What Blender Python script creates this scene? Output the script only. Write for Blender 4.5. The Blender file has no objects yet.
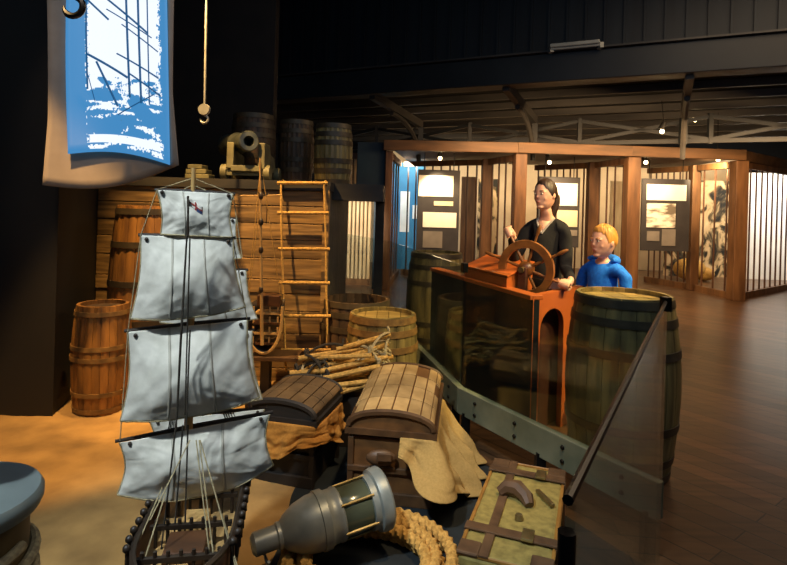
import bpy, bmesh, math, random
from mathutils import Vector, Matrix, noise
from math import sin, cos, pi, radians, atan2, sqrt, hypot
from mathutils.bvhtree import BVHTree
random.seed(7)
SC = bpy.context.scene
COL = SC.collection
F, HC, ROLL = 560.0, 1.5, radians(1.65)
CR, SR = cos(ROLL), sin(ROLL)

# ---------- placing: what the camera at (0,0,1.5) sees at a pixel ----------
def ab(px, py):
    dx, dy = px - 393.5, py - 205.0
    return dx*CR + dy*SR, -dx*SR + dy*CR
def W(px, py, D):
    a, b = ab(px, py)
    return Vector((a/F*D, D, HC - b/F*D))
def G(px, py, z=0.0):
    a, b = ab(px, py)
    D = (HC - z)*F/b
    return Vector((a/F*D, D, z))
def V(*a): return Vector(a)

# ---------- materials ----------
def lin(h):
    h = h.lstrip('#')
    o = []
    for i in (0, 2, 4):
        c = int(h[i:i+2], 16)/255
        o.append(c/12.92 if c <= .04045 else ((c+.055)/1.055)**2.4)
    return (*o, 1)
def newmat(name):
    m = bpy.data.materials.new(name); m.use_nodes = True
    nt = m.node_tree; nt.nodes.clear()
    out = nt.nodes.new('ShaderNodeOutputMaterial')
    b = nt.nodes.new('ShaderNodeBsdfPrincipled')
    nt.links.new(b.outputs[0], out.inputs[0])
    return m, nt, b
def N(nt, t, **k):
    n = nt.nodes.new('ShaderNode'+t)
    for a, v in k.items():
        if a.startswith('i_'):
            n.inputs[a[2:].replace('_', ' ')].default_value = v
        else: setattr(n, a, v)
    return n
def ramp(nt, fac, stops):
    r = N(nt, 'ValToRGB'); e = r.color_ramp.elements
    while len(e) < len(stops): e.new(.5)
    for el, (p, c) in zip(e, stops): el.position = p; el.color = c if len(c) == 4 else (*c, 1)
    nt.links.new(fac, r.inputs[0]); return r.outputs[0]
def coords(nt, scale=(1, 1, 1), rot=(0, 0, 0), kind='Object'):
    tc = N(nt, 'TexCoord'); mp = N(nt, 'Mapping')
    mp.inputs['Scale'].default_value = scale; mp.inputs['Rotation'].default_value = rot
    nt.links.new(tc.outputs[kind], mp.inputs[0]); return mp.outputs[0]
def noisy(name, c1, c2, scale=(8, 8, 8), rough=.7, metal=0, det=4, island=0.0, bump=.15, lo=.3, hi=.7, spec=.5, nscale=1.0):
    m, nt, b = newmat(name)
    co = coords(nt, scale)
    no = N(nt, 'TexNoise'); no.inputs['Scale'].default_value = nscale; no.inputs['Detail'].default_value = det
    nt.links.new(co, no.inputs['Vector'])
    col = ramp(nt, no.outputs[0], [(lo, lin(c1)), (hi, lin(c2))])
    if island:
        g = N(nt, 'NewGeometry'); mr = N(nt, 'MapRange')
        mr.inputs['To Min'].default_value = 1-island; mr.inputs['To Max'].default_value = 1+island
        nt.links.new(g.outputs['Random Per Island'], mr.inputs[0])
        hs = N(nt, 'HueSaturation'); nt.links.new(mr.outputs[0], hs.inputs['Value'])
        nt.links.new(col, hs.inputs['Color']); col = hs.outputs[0]
    nt.links.new(col, b.inputs['Base Color'])
    b.inputs['Roughness'].default_value = rough; b.inputs['Metallic'].default_value = metal
    b.inputs['Specular IOR Level'].default_value = spec
    if bump:
        bp = N(nt, 'Bump'); bp.inputs['Strength'].default_value = bump; bp.inputs['Distance'].default_value = .01
        nt.links.new(no.outputs[0], bp.inputs['Height']); nt.links.new(bp.outputs[0], b.inputs['Normal'])
    return m
def emis(name, c, s, c2=None):
    m, nt, b = newmat(name)
    b.inputs['Base Color'].default_value = (0.02, 0.02, 0.02, 1)
    b.inputs['Emission Color'].default_value = lin(c); b.inputs['Emission Strength'].default_value = s
    return m
M = {}
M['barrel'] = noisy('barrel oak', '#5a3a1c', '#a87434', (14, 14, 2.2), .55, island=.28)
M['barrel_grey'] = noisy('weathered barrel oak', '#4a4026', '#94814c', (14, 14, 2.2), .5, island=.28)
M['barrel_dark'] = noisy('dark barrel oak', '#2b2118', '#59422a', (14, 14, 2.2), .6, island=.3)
M['barrel_head'] = noisy('barrel head boards', '#6e5c34', '#a58c52', (3, 16, 16), .5, island=.2)
M['hoop'] = noisy('hoop iron', '#3a3124', '#5c4f3a', (10, 10, 10), .5, .3)
M['hoop_wood'] = noisy('hoop withies', '#5d4423', '#8d6a38', (20, 20, 20), .6)
M['inner_shade'] = noisy('barrel inner shade', '#120d08', '#1e160e', (6, 6, 6), .8)
M['plank'] = noisy('wall planks', '#4a361d', '#a8834c', (2.2, 9, 26), .7, det=8, island=.3, bump=.45)
M['plank_dark'] = noisy('dark deck planks', '#1c1a17', '#34302a', (2, 9, 9), .7, island=.3)
M['timber'] = noisy('partition timber', '#4c3018', '#7d5733', (9, 9, 1.5), .55)
M['fascia'] = noisy('fascia timber', '#453019', '#6a4a2a', (1.5, 9, 9), .6)
M['bar'] = noisy('partition bar', '#3a2518', '#5d3d28', (9, 9, 2), .5)
M['slat'] = noisy('pale slat', '#b59a74', '#d8c29c', (9, 9, 2), .6)
M['navy'] = noisy('navy partition', '#0e2233', '#15303f', (2, 2, 2), .6)
M['black'] = noisy('black wall paint', '#08090b', '#0f1114', (3, 3, 3), .7, bump=.05)
M['brownblack'] = noisy('brown black backdrop', '#17120f', '#241c16', (3, 3, 3), .85)
M['leftwall'] = noisy('dark side wall', '#17130f', '#221d17', (2, 2, 2), .7, bump=.05)
M['bulk'] = noisy('bulkhead blue black', '#0c1218', '#161f26', (6, 6, .4), .6)
M['girder'] = noisy('girder paint', '#0d1216', '#181e23', (2, 2, 2), .55)
M['joist'] = noisy('joist paint', '#2a2a2a', '#43403c', (1, 1, 5), .6)
M['ceil'] = noisy('ceiling boards', '#0c0d0f', '#17181a', (1, 1, 1), .8)
M['steel'] = noisy('grey green steel', '#6a725f', '#8b917c', (5, 5, 5), .5, .3, bump=.05)
M['bolt'] = noisy('dark bolt', '#141414', '#222', (5, 5, 5), .5, .7) if False else noisy('dark bolt', '#141414', '#222222', (5, 5, 5), .5, .6)
M['blackmetal'] = noisy('black rail', '#0a0a0b', '#141416', (5, 5, 5), .35, .3)
M['canvas'] = noisy('sail canvas', '#c6c2b4', '#e2ddd0', (22, 22, 22), .9, bump=.15)
M['canvas_seam'] = noisy('sail seam', '#a7a294', '#bdb7a8', (22, 22, 22), .9)
M['rope'] = noisy('pale rope', '#8a7c5e', '#b9a980', (90, 90, 90), .9)
M['rope_dark'] = noisy('dark rope', '#2a241c', '#40372a', (60, 60, 60), .9)
M['rope_gold'] = noisy('hemp rope', '#9c7534', '#d6a85a', (60, 60, 60), .9)
M['mast'] = noisy('mast wood', '#a07a45', '#cfa769', (12, 12, 3), .5)
M['yard'] = noisy('yard dark wood', '#231a12', '#3b2c1e', (8, 8, 8), .5)
M['hull'] = noisy('model hull', '#3a2313', '#5e3a1e', (4, 12, 20), .45)
M['deck'] = noisy('model deck', '#8b6a3c', '#b9935a', (60, 3, 3), .6)
M['screen'] = noisy('screen fabric', '#8f8072', '#9a8b7c', (9, 9, 9), .9, bump=.03)
M['cannon'] = noisy('cannon iron', '#464a42', '#6b6e62', (9, 9, 9), .45, .5)
M['carriage'] = noisy('carriage wood', '#494632', '#77704c', (6, 6, 6), .6)
M['trunk_canvas'] = noisy('trunk canvas', '#8e6f42', '#c39f68', (7, 7, 7), .65, island=.25)
M['trunk_slat'] = noisy('trunk slat', '#3c2816', '#5e4125', (12, 3, 12), .55)
M['trunk_body'] = noisy('trunk body', '#4a3018', '#76502a', (9, 3, 12), .55)
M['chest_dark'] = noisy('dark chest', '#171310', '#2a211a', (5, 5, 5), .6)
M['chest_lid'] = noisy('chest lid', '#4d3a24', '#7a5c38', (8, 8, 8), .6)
M['sack'] = noisy('sackcloth', '#a3854c', '#b39358', (90, 90, 90), .95, bump=.2)
M['cloth_orange'] = noisy('orange cloth', '#a06a24', '#b47a2e', (80, 80, 80), .9)
M['suitcase'] = noisy('suitcase canvas', '#7b6c38', '#a2904e', (30, 30, 30), .7, bump=.1)
M['leather'] = noisy('worn leather', '#4a3524', '#6b4f36', (14, 14, 14), .5)
M['suitcase_edge'] = noisy('suitcase edge', '#8a5f25', '#b07e38', (14, 14, 14), .55)
M['brass'] = noisy('dull brass', '#776a44', '#a8976a', (12, 12, 12), .35, .8)
M['lantern'] = noisy('lantern grey metal', '#7c8482', '#b2b6b0', (6, 6, 6), .42, .35)
M['lens'] = noisy('lantern lens', '#3d4236', '#5e6450', (3, 3, 9), .15, .2, bump=0)
M['helm'] = noisy('helm orange paint', '#a4501c', '#c0642a', (3, 3, 3), .5, bump=.04)
M['helm_dark'] = noisy('helm dark panel', '#11171b', '#1c242a', (3, 3, 3), .4, bump=.04)
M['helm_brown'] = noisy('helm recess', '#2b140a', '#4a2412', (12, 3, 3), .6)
M['wheel'] = noisy('wheel wood', '#6a3f1c', '#9a6530', (12, 12, 12), .35)
M['skin'] = noisy('skin', '#d9a184', '#e5b296', (20, 20, 20), .5, bump=.02)
M['knit'] = noisy('black knit', '#0b0b0c', '#151517', (50, 50, 50), .9)
M['trouser'] = noisy('black trousers', '#0e0f14', '#181a20', (40, 40, 40), .9)
M['hood'] = noisy('blue fleece', '#0b62d0', '#1a82f2', (40, 40, 40), .9)
M['jeans'] = noisy('jeans', '#1c2433', '#2a3547', (60, 60, 60), .9)
M['hair_dark'] = noisy('dark brown hair', '#1d110a', '#3a2414', (60, 60, 8), .5)
M['hair_blond'] = noisy('blond hair', '#a06c26', '#d39a45', (60, 60, 10), .55)
M['eyewhite'] = noisy('eye white', '#d8d4cc', '#e6e2da', (9, 9, 9), .3, bump=0)
M['iris'] = noisy('iris', '#20140c', '#2c1c10', (9, 9, 9), .2, bump=0)
M['lip'] = noisy('lips', '#a86058', '#b56d63', (9, 9, 9), .45, bump=0)
M['shoe'] = noisy('shoe', '#15130f', '#24201a', (9, 9, 9), .5)
M['collar'] = noisy('grey collar', '#8a8480', '#a39d98', (30, 30, 30), .9)
M['board'] = noisy('display board', '#2d2a2a', '#383434', (5, 5, 5), .5, bump=.02)
M['white'] = noisy('white placard', '#e9e2d2', '#f5efe2', (4, 4, 4), .6, bump=0)
M['cream'] = noisy('cream placard', '#cdbb9a', '#e0d0b0', (4, 4, 4), .6, bump=0)
M['greyp'] = noisy('grey placard', '#6d665e', '#847b70', (4, 4, 4), .6, bump=0)
M['photo'] = noisy('faded landscape print', '#6d6151', '#efe6d2', (3, 3, 9), .6, bump=0, lo=.4, hi=.55)
M['bluewall'] = noisy('blue inner wall', '#2f6f93', '#3f86aa', (2, 2, 2), .7, bump=.03)
M['warmwall'] = noisy('warm inner wall', '#c9b391', '#dcc8a6', (2, 2, 2), .8, bump=.03)
M['whitewall'] = noisy('white inner wall', '#dcdcd8', '#ececE8', (2, 2, 2), .8, bump=.03)
M['lampbody'] = noisy('lamp body', '#1a1a1a', '#2a2a2a', (5, 5, 5), .4, .5)
M['bulb'] = emis('lamp bulb glow', '#ffdf9e', 14)
M['tube'] = noisy('unlit tube', '#8d8f88', '#a4a69e', (5, 5, 5), .4, bump=0)
M['drumtop'] = noisy('grey drum lid', '#5b6464', '#7b8683', (4, 4, 4), .45, .2)
M['drumbody'] = noisy('drum body', '#4e4126', '#6f5d38', (6, 6, 2), .6)
M['sand'] = noisy('sand', '#8a6a3c', '#b48d52', (5, 5, 5), .95, det=8, bump=.5)
M['slate'] = noisy('dark display floor', '#12181c', '#1e262a', (8, 8, 8), .8)
M['hookmetal'] = noisy('hook metal', '#7b7a72', '#9d9c92', (10, 10, 10), .5, .4)
M['flagwhite'] = noisy('flag cloth', '#cfc9bd', '#dcd6ca', (20, 20, 20), .9)
M['flagred'] = noisy('flag red', '#8c2a24', '#a03830', (20, 20, 20), .9)
M['flagblue'] = noisy('flag blue', '#27365c', '#32436c', (20, 20, 20), .9)
# floor planks
def floor_mat():
    m, nt, b = newmat('museum plank floor')
    co = coords(nt, (1, 1, 1), (0, 0, radians(52)))
    br = N(nt, 'TexBrick'); br.offset = .4
    for k, v in (('Scale', 1), ('Mortar Size', .004), ('Brick Width', 2.6), ('Row Height', .13), ('Bias', 0.0)): br.inputs[k].default_value = v
    br.inputs['Color1'].default_value = lin('#4a3524'); br.inputs['Color2'].default_value = lin('#6b4e35'); br.inputs['Mortar'].default_value = lin('#1e140c')
    nt.links.new(co, br.inputs['Vector'])
    co2 = coords(nt, (1.2, 14, 1), (0, 0, radians(52)))
    no = N(nt, 'TexNoise'); no.inputs['Scale'].default_value = 2; no.inputs['Detail'].default_value = 6
    nt.links.new(co2, no.inputs['Vector'])
    c2 = ramp(nt, no.outputs[0], [(.3, (.62, .62, .62)), (.7, (1.25, 1.2, 1.15))])
    mx = N(nt, 'Mix', data_type='RGBA', blend_type='MULTIPLY'); mx.inputs[0].default_value = 1
    nt.links.new(br.outputs[0], mx.inputs[6]); nt.links.new(c2, mx.inputs[7])
    nt.links.new(mx.outputs[2], b.inputs['Base Color'])
    b.inputs['Roughness'].default_value = .32
    bp = N(nt, 'Bump'); bp.inputs['Strength'].default_value = .25; bp.inputs['Distance'].default_value = .006
    nt.links.new(br.outputs[1], bp.inputs['Height']); bp.invert = True
    nt.links.new(bp.outputs[0], b.inputs['Normal'])
    return m
M['floor'] = floor_mat()
def glass_mat():
    m = bpy.data.materials.new('clear glass'); m.use_nodes = True
    nt = m.node_tree; nt.nodes.clear()
    out = N(nt, 'OutputMaterial'); tr = N(nt, 'BsdfTransparent'); gl = N(nt, 'BsdfGlossy'); mx = N(nt, 'MixShader'); _z = 0
    tr.inputs[0].default_value = (.92, .96, .94, 1); gl.inputs['Roughness'].default_value = .02; gl.inputs[0].default_value = (.9, .95, .93, 1)
    lw_ = N(nt, 'LayerWeight'); lw_.inputs[0].default_value = .5; pw = N(nt, 'Math', operation='POWER'); pw.inputs[1].default_value = 4.0
    ma = N(nt, 'Math', operation='MULTIPLY_ADD'); ma.inputs[1].default_value = .6; ma.inputs[2].default_value = .035
    nt.links.new(lw_.outputs['Facing'], pw.inputs[0]); nt.links.new(pw.outputs[0], ma.inputs[0])
    nt.links.new(ma.outputs[0], mx.inputs[0]); nt.links.new(tr.outputs[0], mx.inputs[1]); nt.links.new(gl.outputs[0], mx.inputs[2])
    nt.links.new(mx.outputs[0], out.inputs[0]); return m
M['glass'] = glass_mat()
def mural_mat():
    m, nt, b = newmat('foliage mural')
    co = coords(nt, (1, 1, .6))
    n1 = N(nt, 'TexNoise'); n1.inputs['Scale'].default_value = 3.2; n1.inputs['Detail'].default_value = 8; n1.inputs['Distortion'].default_value = 1.6
    nt.links.new(co, n1.inputs['Vector'])
    c = ramp(nt, n1.outputs[0], [(.40, lin('#1d1a14')), (.47, lin('#5b4e36')), (.54, lin('#c9ae82')), (.7, lin('#e0c9a0'))])
    nt.links.new(c, b.inputs['Base Color']); b.inputs['Roughness'].default_value = .8
    return m
M['mural'] = mural_mat()
M['pic_blue'] = emis('projected blue', '#4795d2', .55)
M['pic_white'] = emis('projected white', '#eef6ff', .72)
M['pic_dark'] = emis('projected dark blue', '#1f649c', .42)

# ---------- mesh building ----------
MATX = {}
class MB:
    def __init__(s): s.v = []; s.f = []
    def add(s, vs, fs):
        o = len(s.v); s.v += [Vector(v) for v in vs]; s.f += [tuple(i+o for i in f) for f in fs]; return s
    def box(s, c, size, R=None):
        hx, hy, hz = size[0]/2, size[1]/2, size[2]/2
        vs = [V(x, y, z) for x in (-hx, hx) for y in (-hy, hy) for z in (-hz, hz)]
        if R is not None: vs = [R @ v for v in vs]
        c = Vector(c)
        return s.add([v+c for v in vs], [(0, 1, 3, 2), (4, 6, 7, 5), (0, 4, 5, 1), (2, 3, 7, 6), (0, 2, 6, 4), (1, 5, 7, 3)])
    def beam(s, p, q, w, h, up=V(0, 0, 1)):
        p, q = Vector(p), Vector(q); d = q-p; L = d.length; d = d/L
        x = d.cross(up)
        if x.length < 1e-4: x = V(1, 0, 0)
        x.normalize(); z = x.cross(d)
        R = Matrix((x, d, z)).transposed()
        return s.box((p+q)/2, (w, L, h), R)
    def prism(s, poly, z0, z1):
        n = len(poly)
        vs = [V(p[0], p[1], z0) for p in poly] + [V(p[0], p[1], z1) for p in poly]
        return s.add(vs, [tuple(range(n))[::-1], tuple(range(n, 2*n))] + [(i, (i+1) % n, n+(i+1) % n, n+i) for i in range(n)])
    def tube(s, pts, r, n=8, closed=False, twist=0, strands=3, amp=.0):
        pts = [Vector(p) for p in pts]; m = len(pts)
        rr = r if isinstance(r, (list, tuple)) else [r]*m
        vs = []; up = None; L = 0
        for i, p in enumerate(pts):
            a = pts[(i-1) % m] if (closed or i > 0) else p
            b = pts[(i+1) % m] if (closed or i < m-1) else p
            t = (b-a); t = t.normalized() if t.length > 1e-9 else V(0, 0, 1)
            if up is None:
                up = V(0, 0, 1) if abs(t.z) < .9 else V(1, 0, 0)
            x = up - t*up.dot(t)
            if x.length < 1e-5: x = t.orthogonal()
            x.normalize(); y = t.cross(x); up = x
            if i: L += (p-pts[i-1]).length
            for k in range(n):
                an = 2*pi*k/n
                q = rr[i]*(1+amp*cos(strands*(an - twist*L))) if amp else rr[i]
                vs.append(p + x*cos(an)*q + y*sin(an)*q)
        fs = []
        for i in range(m if closed else m-1):
            j = (i+1) % m
            for k in range(n):
                l = (k+1) % n
                fs.append((i*n+k, i*n+l, j*n+l, j*n+k))
        if not closed: fs += [tuple(range(n))[::-1], tuple((m-1)*n+k for k in range(n))]
        return s.add(vs, fs)
    def lathe(s, prof, n=32, T=None, a0=0, a1=2*pi):
        full = abs(a1-a0-2*pi) < 1e-6; m = len(prof); cnt = n if full else n+1
        vs = []
        for k in range(cnt):
            an = a0+(a1-a0)*k/n
            for r, z in prof: vs.append(V(r*cos(an), r*sin(an), z))
        if T is not None: vs = [T @ v for v in vs]
        fs = []
        for k in range(n):
            l = (k+1) % cnt
            for i in range(m-1): fs.append((k*m+i, l*m+i, l*m+i+1, k*m+i+1))
        return s.add(vs, fs)
    def grid(s, fn, nu, nv, wrap=False):
        vs = [fn(i/nu, j/nv) for i in range(nu+1) for j in range(nv+1)]
        fs = [(i*(nv+1)+j, (i+1)*(nv+1)+j, (i+1)*(nv+1)+j+1, i*(nv+1)+j+1) for i in range(nu) for j in range(nv)]
        return s.add(vs, fs)
    def ball(s, c, r, n=12, T=None):
        if not isinstance(r, (list, tuple)): r = (r, r, r)
        vs, fs = [], []
        m = max(5, n//2+1)
        for i in range(m+1):
            t = pi*i/m
            for k in range(n):
                p = 2*pi*k/n
                v = V(r[0]*sin(t)*cos(p), r[1]*sin(t)*sin(p), r[2]*cos(t))
                if T is not None: v = T @ v
                vs.append(v+Vector(c))
        for i in range(m):
            for k in range(n):
                l = (k+1) % n
                fs.append((i*n+k, (i+1)*n+k, (i+1)*n+l, i*n+l))
        return s.add(vs, fs)
    def build(s, name, mat, parent=None, smooth=False, bevel=0, solid=0, world=True, off=0, label=None, weld=True, sub=0):
        vs = s.v
        if parent is not None and world:
            Mi = MATX.get(parent.name, Matrix()).inverted(); vs = [Mi @ v for v in vs]
        me = bpy.data.meshes.new(name); me.from_pydata([tuple(v) for v in vs], [], s.f)
        bm = bmesh.new(); bm.from_mesh(me)
        if weld: bmesh.ops.remove_doubles(bm, verts=bm.verts, dist=1e-6)
        bmesh.ops.recalc_face_normals(bm, faces=bm.faces)
        bm.to_mesh(me); bm.free()
        me.materials.append(M[mat] if isinstance(mat, str) else mat)
        if smooth:
            for p in me.polygons: p.use_smooth = True
            me.set_sharp_from_angle(angle=radians(smooth if smooth is not True else 40))
        o = bpy.data.objects.new(name, me); COL.objects.link(o)
        if parent is not None:
            o.parent = parent; MATX[o.name] = MATX.get(parent.name, Matrix())
        if solid:
            md = o.modifiers.new('thickness', 'SOLIDIFY'); md.thickness = solid; md.offset = off
        if bevel:
            md = o.modifiers.new('bevel', 'BEVEL'); md.width = bevel; md.segments = 2; md.limit_method = 'ANGLE'
        if sub:
            md = o.modifiers.new('sub', 'SUBSURF'); md.levels = sub; md.render_levels = sub
        if label: o['label'] = label
        return o
def tag(o, label, cat, group=None):
    o['label'] = label; o['category'] = cat; o['kind'] = 'thing'
    if group: o['group'] = group
    return o
def thing(name, label, cat, loc=(0, 0, 0), rz=0, group=None):
    o = bpy.data.objects.new(name, None); COL.objects.link(o)
    o.empty_display_size = .1
    o.location = loc; o.rotation_euler = (0, 0, rz)
    MATX[o.name] = Matrix.Translation(Vector(loc)) @ Matrix.Rotation(rz, 4, 'Z')
    return tag(o, label, cat, group)
def struct(o): o['kind'] = 'structure'; return o
def LM(o): return MATX[o.name]

# ---------- setting ----------
struct(MB().prism([(-8, -3), (12, -3), (12, 17), (-8, 17)], -.1, 0).build('floor', 'floor'))
C_ = G(662, 489, .36); C = V(1.165, 2.37, 0); J = V(.46, 3.54, 0); K = V(-.03, 5.8, 0); K2 = V(-.83, 7.5, 0)
E2 = V(.235, .72, 0)
# display floor left of the glass
struct(MB().prism([(-4, -.6), (-.4, -.6), (E2.x-.05, E2.y), (C.x-.06, C.y-.02), (J.x-.06, J.y), (K.x-.08, K.y), (-4, 5.8)], .0, .012).build('floor_display', 'slate'))
# sand, ragged on the right
def sandfn():
    mb = MB(); nx, ny = 90, 70
    def fn(u, v):
        y = 1.2 + v*3.5
        xr = -.46 + .05*noise.noise(V(y*3, 2, 0)) - .12*max(0, (y-3.2))
        x = -3.2 + (xr+3.2)*u
        edge = min(1, (1-u)*12, v*8)
        z = .014 + edge*(.012 + .014*noise.noise(V(x*3.5, y*3.5, 0)) + .006*noise.noise(V(x*11, y*11, 3)))
        return V(x, y, z)
    return mb.grid(fn, nx, ny)
so = sandfn().build('floor_sand', 'sand', smooth=True); so['kind'] = 'structure'
# walls
lw = MB(); lw.prism([(-6, 3.73), (-2.23, 3.73), (-2.47, 4.75), (-2.9, 6.6), (-6, 6.6)], 0, 5.6)
struct(lw.build('wall_left', 'leftwall'))
struct(MB().box((-2.2, 6.7, 2.8), (1.5, .2, 5.6)).build('wall_back', 'brownblack'))
struct(MB().box((4, 16.6, 2.5), (24, .2, 5)).build('wall_far', 'black'))
struct(MB().box((11.9, 8, 2.8), (.2, 18, 5.6)).build('wall_right', 'black'))
struct(MB().box((2, 7, 5.7), (20, 20, .2)).build('ceiling', 'ceil'))
# girder and bulkhead
gl = V(-2.34, 10.2, 0); gr = V(4.78, 6.8, 0); gd = (gr-gl).normalized(); gp = V(-gd.y, gd.x, 0)
if gp.y < 0: gp = -gp
g0 = gl-gd*3; g1 = gr+gd*4
def along(t, n=0, z=0): return gl + gd*t + gp*n + V(0, 0, z)
struct(MB().beam(g0+V(0, 0, 3.5), g1+V(0, 0, 3.5), .3, .40).build('roof_girder', 'girder', bevel=.01))
struct(MB().beam(g0-gp*.16+V(0, 0, 3.72), g1-gp*.16+V(0, 0, 3.72), .1, .025).build('lit_edge_1', 'joist'))  # paler strip stands in for the lit line along the girder's upper edge
bk = MB(); bk.beam(g0+V(0, 0, 4.65), g1+V(0, 0, 4.65), .06, 1.9)
for i in range(60):
    p = g0 - gp*.04 + gd*(i*.25); bk.beam(p+V(0, 0, 3.72), p+V(0, 0, 5.55), .05, .03, up=gd)
struct(bk.build('wall_bulkhead', 'bulk'))
for i in range(9):
    n = .5+i*.62; zz = 3.62-.055*i
    struct(MB().beam(along(-1, n, zz), along(11, n, zz), .07, .12).build('ceiling_joist', 'joist'))
struct(MB().add([along(-3, .1, 3.74), along(12, .1, 3.74), along(12, 6.6, 3.2), along(-3, 6.6, 3.2)], [(0, 1, 2, 3)]).build('ceiling_behind_girder', 'ceil', solid=.05))
# rafters with knee braces and columns, trusses
for (px, pyy, qx, qy, t) in ((372, 101, 424, 132, 0), (506, 88, 536, 136, 1), (690, 72, 668, 130, 2)):
    a, b = ab(px, pyy)
    # hit the girder plane
    k = (gl.x*gp.x+gl.y*gp.y)/((a/F)*gp.x+gp.y)
    p = V(a/F*k, k, 3.31)
    q = p + gp*2.1; q.z = 3.12
    struct(MB().beam(p, q, .1, .14).build('roof_rafter', 'joist'))
    bb = MB(); arc = [p+gp*(.75+1.3*sin(u*pi/2/8)) + V(0, 0, -.18-.75*(1-cos(u*pi/2/8))) for u in range(9)]
    bb.tube(arc, .045, 6)
    struct(bb.build('rafter_brace', 'joist', smooth=True))
    struct(MB().box((q.x, q.y, 2.85), (.10, .10, .44)).build('roof_post', 'girder'))
tr0 = [along(-1+2.05*i, 2.3, 0) for i in range(7)]
for i in range(6):
    p, q = tr0[i], tr0[i+1]
    struct(MB().beam(p+V(0, 0, 2.72), q+V(0, 0, 3.1), .05, .06).build('truss_diagonal', 'girder'))
    struct(MB().beam(p+V(0, 0, 3.1), q+V(0, 0, 2.72), .05, .06).build('truss_diagonal', 'girder'))
    struct(MB().box((p.x, p.y, 2.9), (.07, .07, .5)).build('truss_post', 'girder'))
struct(MB().beam(tr0[0]+V(0, 0, 2.7), tr0[6]+V(0, 0, 2.7), .08, .07).build('truss_chord', 'girder'))
# unlit batten light on the girder
a0, b0 = ab(553, 53); a1, b1 = ab(603, 48)
def ongird(px, z):
    a, b = ab(px, 50); k = (gl.x*gp.x+gl.y*gp.y)/((a/F)*gp.x+gp.y); return V(a/F*k, k, z)
t = thing('batten_light', 'unlit white batten light fixed to the top edge of the dark roof girder', 'light', ongird(578, 3.72)-gp*.28)
p, q = ongird(554, 3.76)-gp*.28, ongird(602, 3.76)-gp*.28
MB().beam(p, q, .1, .05).build('housing', 'tube', t, bevel=.01)
MB().tube([p+V(0, 0, -.04), q+V(0, 0, -.04)], .018, 8).build('tube_lamp', 'tube', t, smooth=True)
for w in (p, q): MB().box(w+V(0, 0, -.04)+gp*.05, (.05, .12, .07)).build('bracket', 'tube', t)

# ---------- barrels ----------
def barrel(name, label, x, y, z, h, rt, rb, mat='barrel', hoopmat='hoop', n=22, open_top=False, headmat='barrel_head', hoops=(.03, .14, .3, .7, .86, .97), rz=0, hw=.045):
    t = thing(name, label, 'barrel', (x, y, z), rz, 'oak barrels and casks')
    def R(u): return rb - (rb-rt)*(abs(u-.5)*2)**1.8
    b = MB(); th = .022
    for k in range(n):
        a0, a1 = 2*pi*(k+.02)/n, 2*pi*(k+.98)/n
        am = (a0+a1)/2
        prof = [(R(i/12), h*i/12) for i in range(13)]
        vs, fs = [], []
        for (r, zz) in prof:
            for (an, rr) in ((a0, r-.004), (am, r+.001), (a1, r-.004), (a1, r-th), (a0, r-th)): vs.append(V(rr*cos(an), rr*sin(an), zz))
        for i in range(12):
            for j in range(5):
                l = (j+1) % 5; fs.append((i*5+j, i*5+l, (i+1)*5+l, (i+1)*5+j))
        fs += [(0, 4, 3, 2, 1), tuple(60+i for i in range(5))]
        b.add(vs, fs)
    b.build('staves', mat, t, smooth=30, world=False)
    if open_top:
        MB().lathe([(0, h*.72), (rt-.01, h*.72)], 32).build('inside', 'inner_shade', t, world=False)  # near-black disc stands in for the shade inside the open barrel
    else:
        hb = MB(); nb = 5; ri = R(.97)-th+.002
        for i in range(nb):
            x0, x1 = -ri+2*ri*i/nb+.002, -ri+2*ri*(i+1)/nb-.002
            pts = []
            for sgn in (1, -1):
                xs = [x0+(x1-x0)*q/6 for q in range(7)]
                if sgn < 0: xs = xs[::-1]
                for xx in xs: pts.append((xx, sgn*sqrt(max(0, ri*ri-xx*xx))))
            pp = [pts[0]]
            for q in pts[1:]:
                if hypot(q[0]-pp[-1][0], q[1]-pp[-1][1]) > 1e-4: pp.append(q)
            if hypot(pp[0][0]-pp[-1][0], pp[0][1]-pp[-1][1]) < 1e-4: pp.pop()
            if len(pp) > 2: hb.prism(pp, h-.05, h-.028)
        hb.build('head', headmat, t, world=False)
    for u in hoops:
        d = hw/h/2; u0, u1 = max(0, u-d), min(1, u+d)
        hp = MB().lathe([(R(u0)+.001, h*u0), (R(u0)+.006, h*u0), (R(u1)+.006, h*u1), (R(u1)+.001, h*u1)], 40)
        hp.build('hoop', hoopmat, t, smooth=30, world=False)
    return t
p = G(101, 417); barrel('barrel', 'small amber lit barrel on the sand in the left corner below the hanging screen', -2.0, 3.90, .02, .74, .165, .192, 'barrel', 'hoop_wood', headmat='barrel_dark', hoops=(.05, .2, .52, .62, .93), hw=.03)
barrel('tall_cask', 'tall dark cask standing behind the left sails of the model ship', -1.90, 4.30, .0, 1.44, .2, .25, 'barrel', 'hoop', hoops=(.03, .2, .4, .6, .8, .97))
barrel('barrel', 'tan closed barrel with pale lid in front of the open dark barrel', -.055, 4.1, .012, .70, .235, .262, 'barrel_grey', 'hoop_wood', hoops=(.04, .2, .35, .68, .84, .96))
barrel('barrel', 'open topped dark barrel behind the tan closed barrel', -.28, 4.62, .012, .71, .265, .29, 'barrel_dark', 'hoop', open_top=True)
barrel('barrel', 'brown barrel beyond the left end of the orange helm station', .47, 5.9, .0, 1.02, .26, .31, 'barrel_grey', 'hoop')
barrel('barrel', 'large dark oak barrel standing right of the orange helm station by the boy', 1.37, 3.30, .0, 1.02, .265, .318, 'barrel_grey', 'hoop', hoops=(.03, .12, .3, .7, .87, .97))
ZP = 1.675
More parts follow.
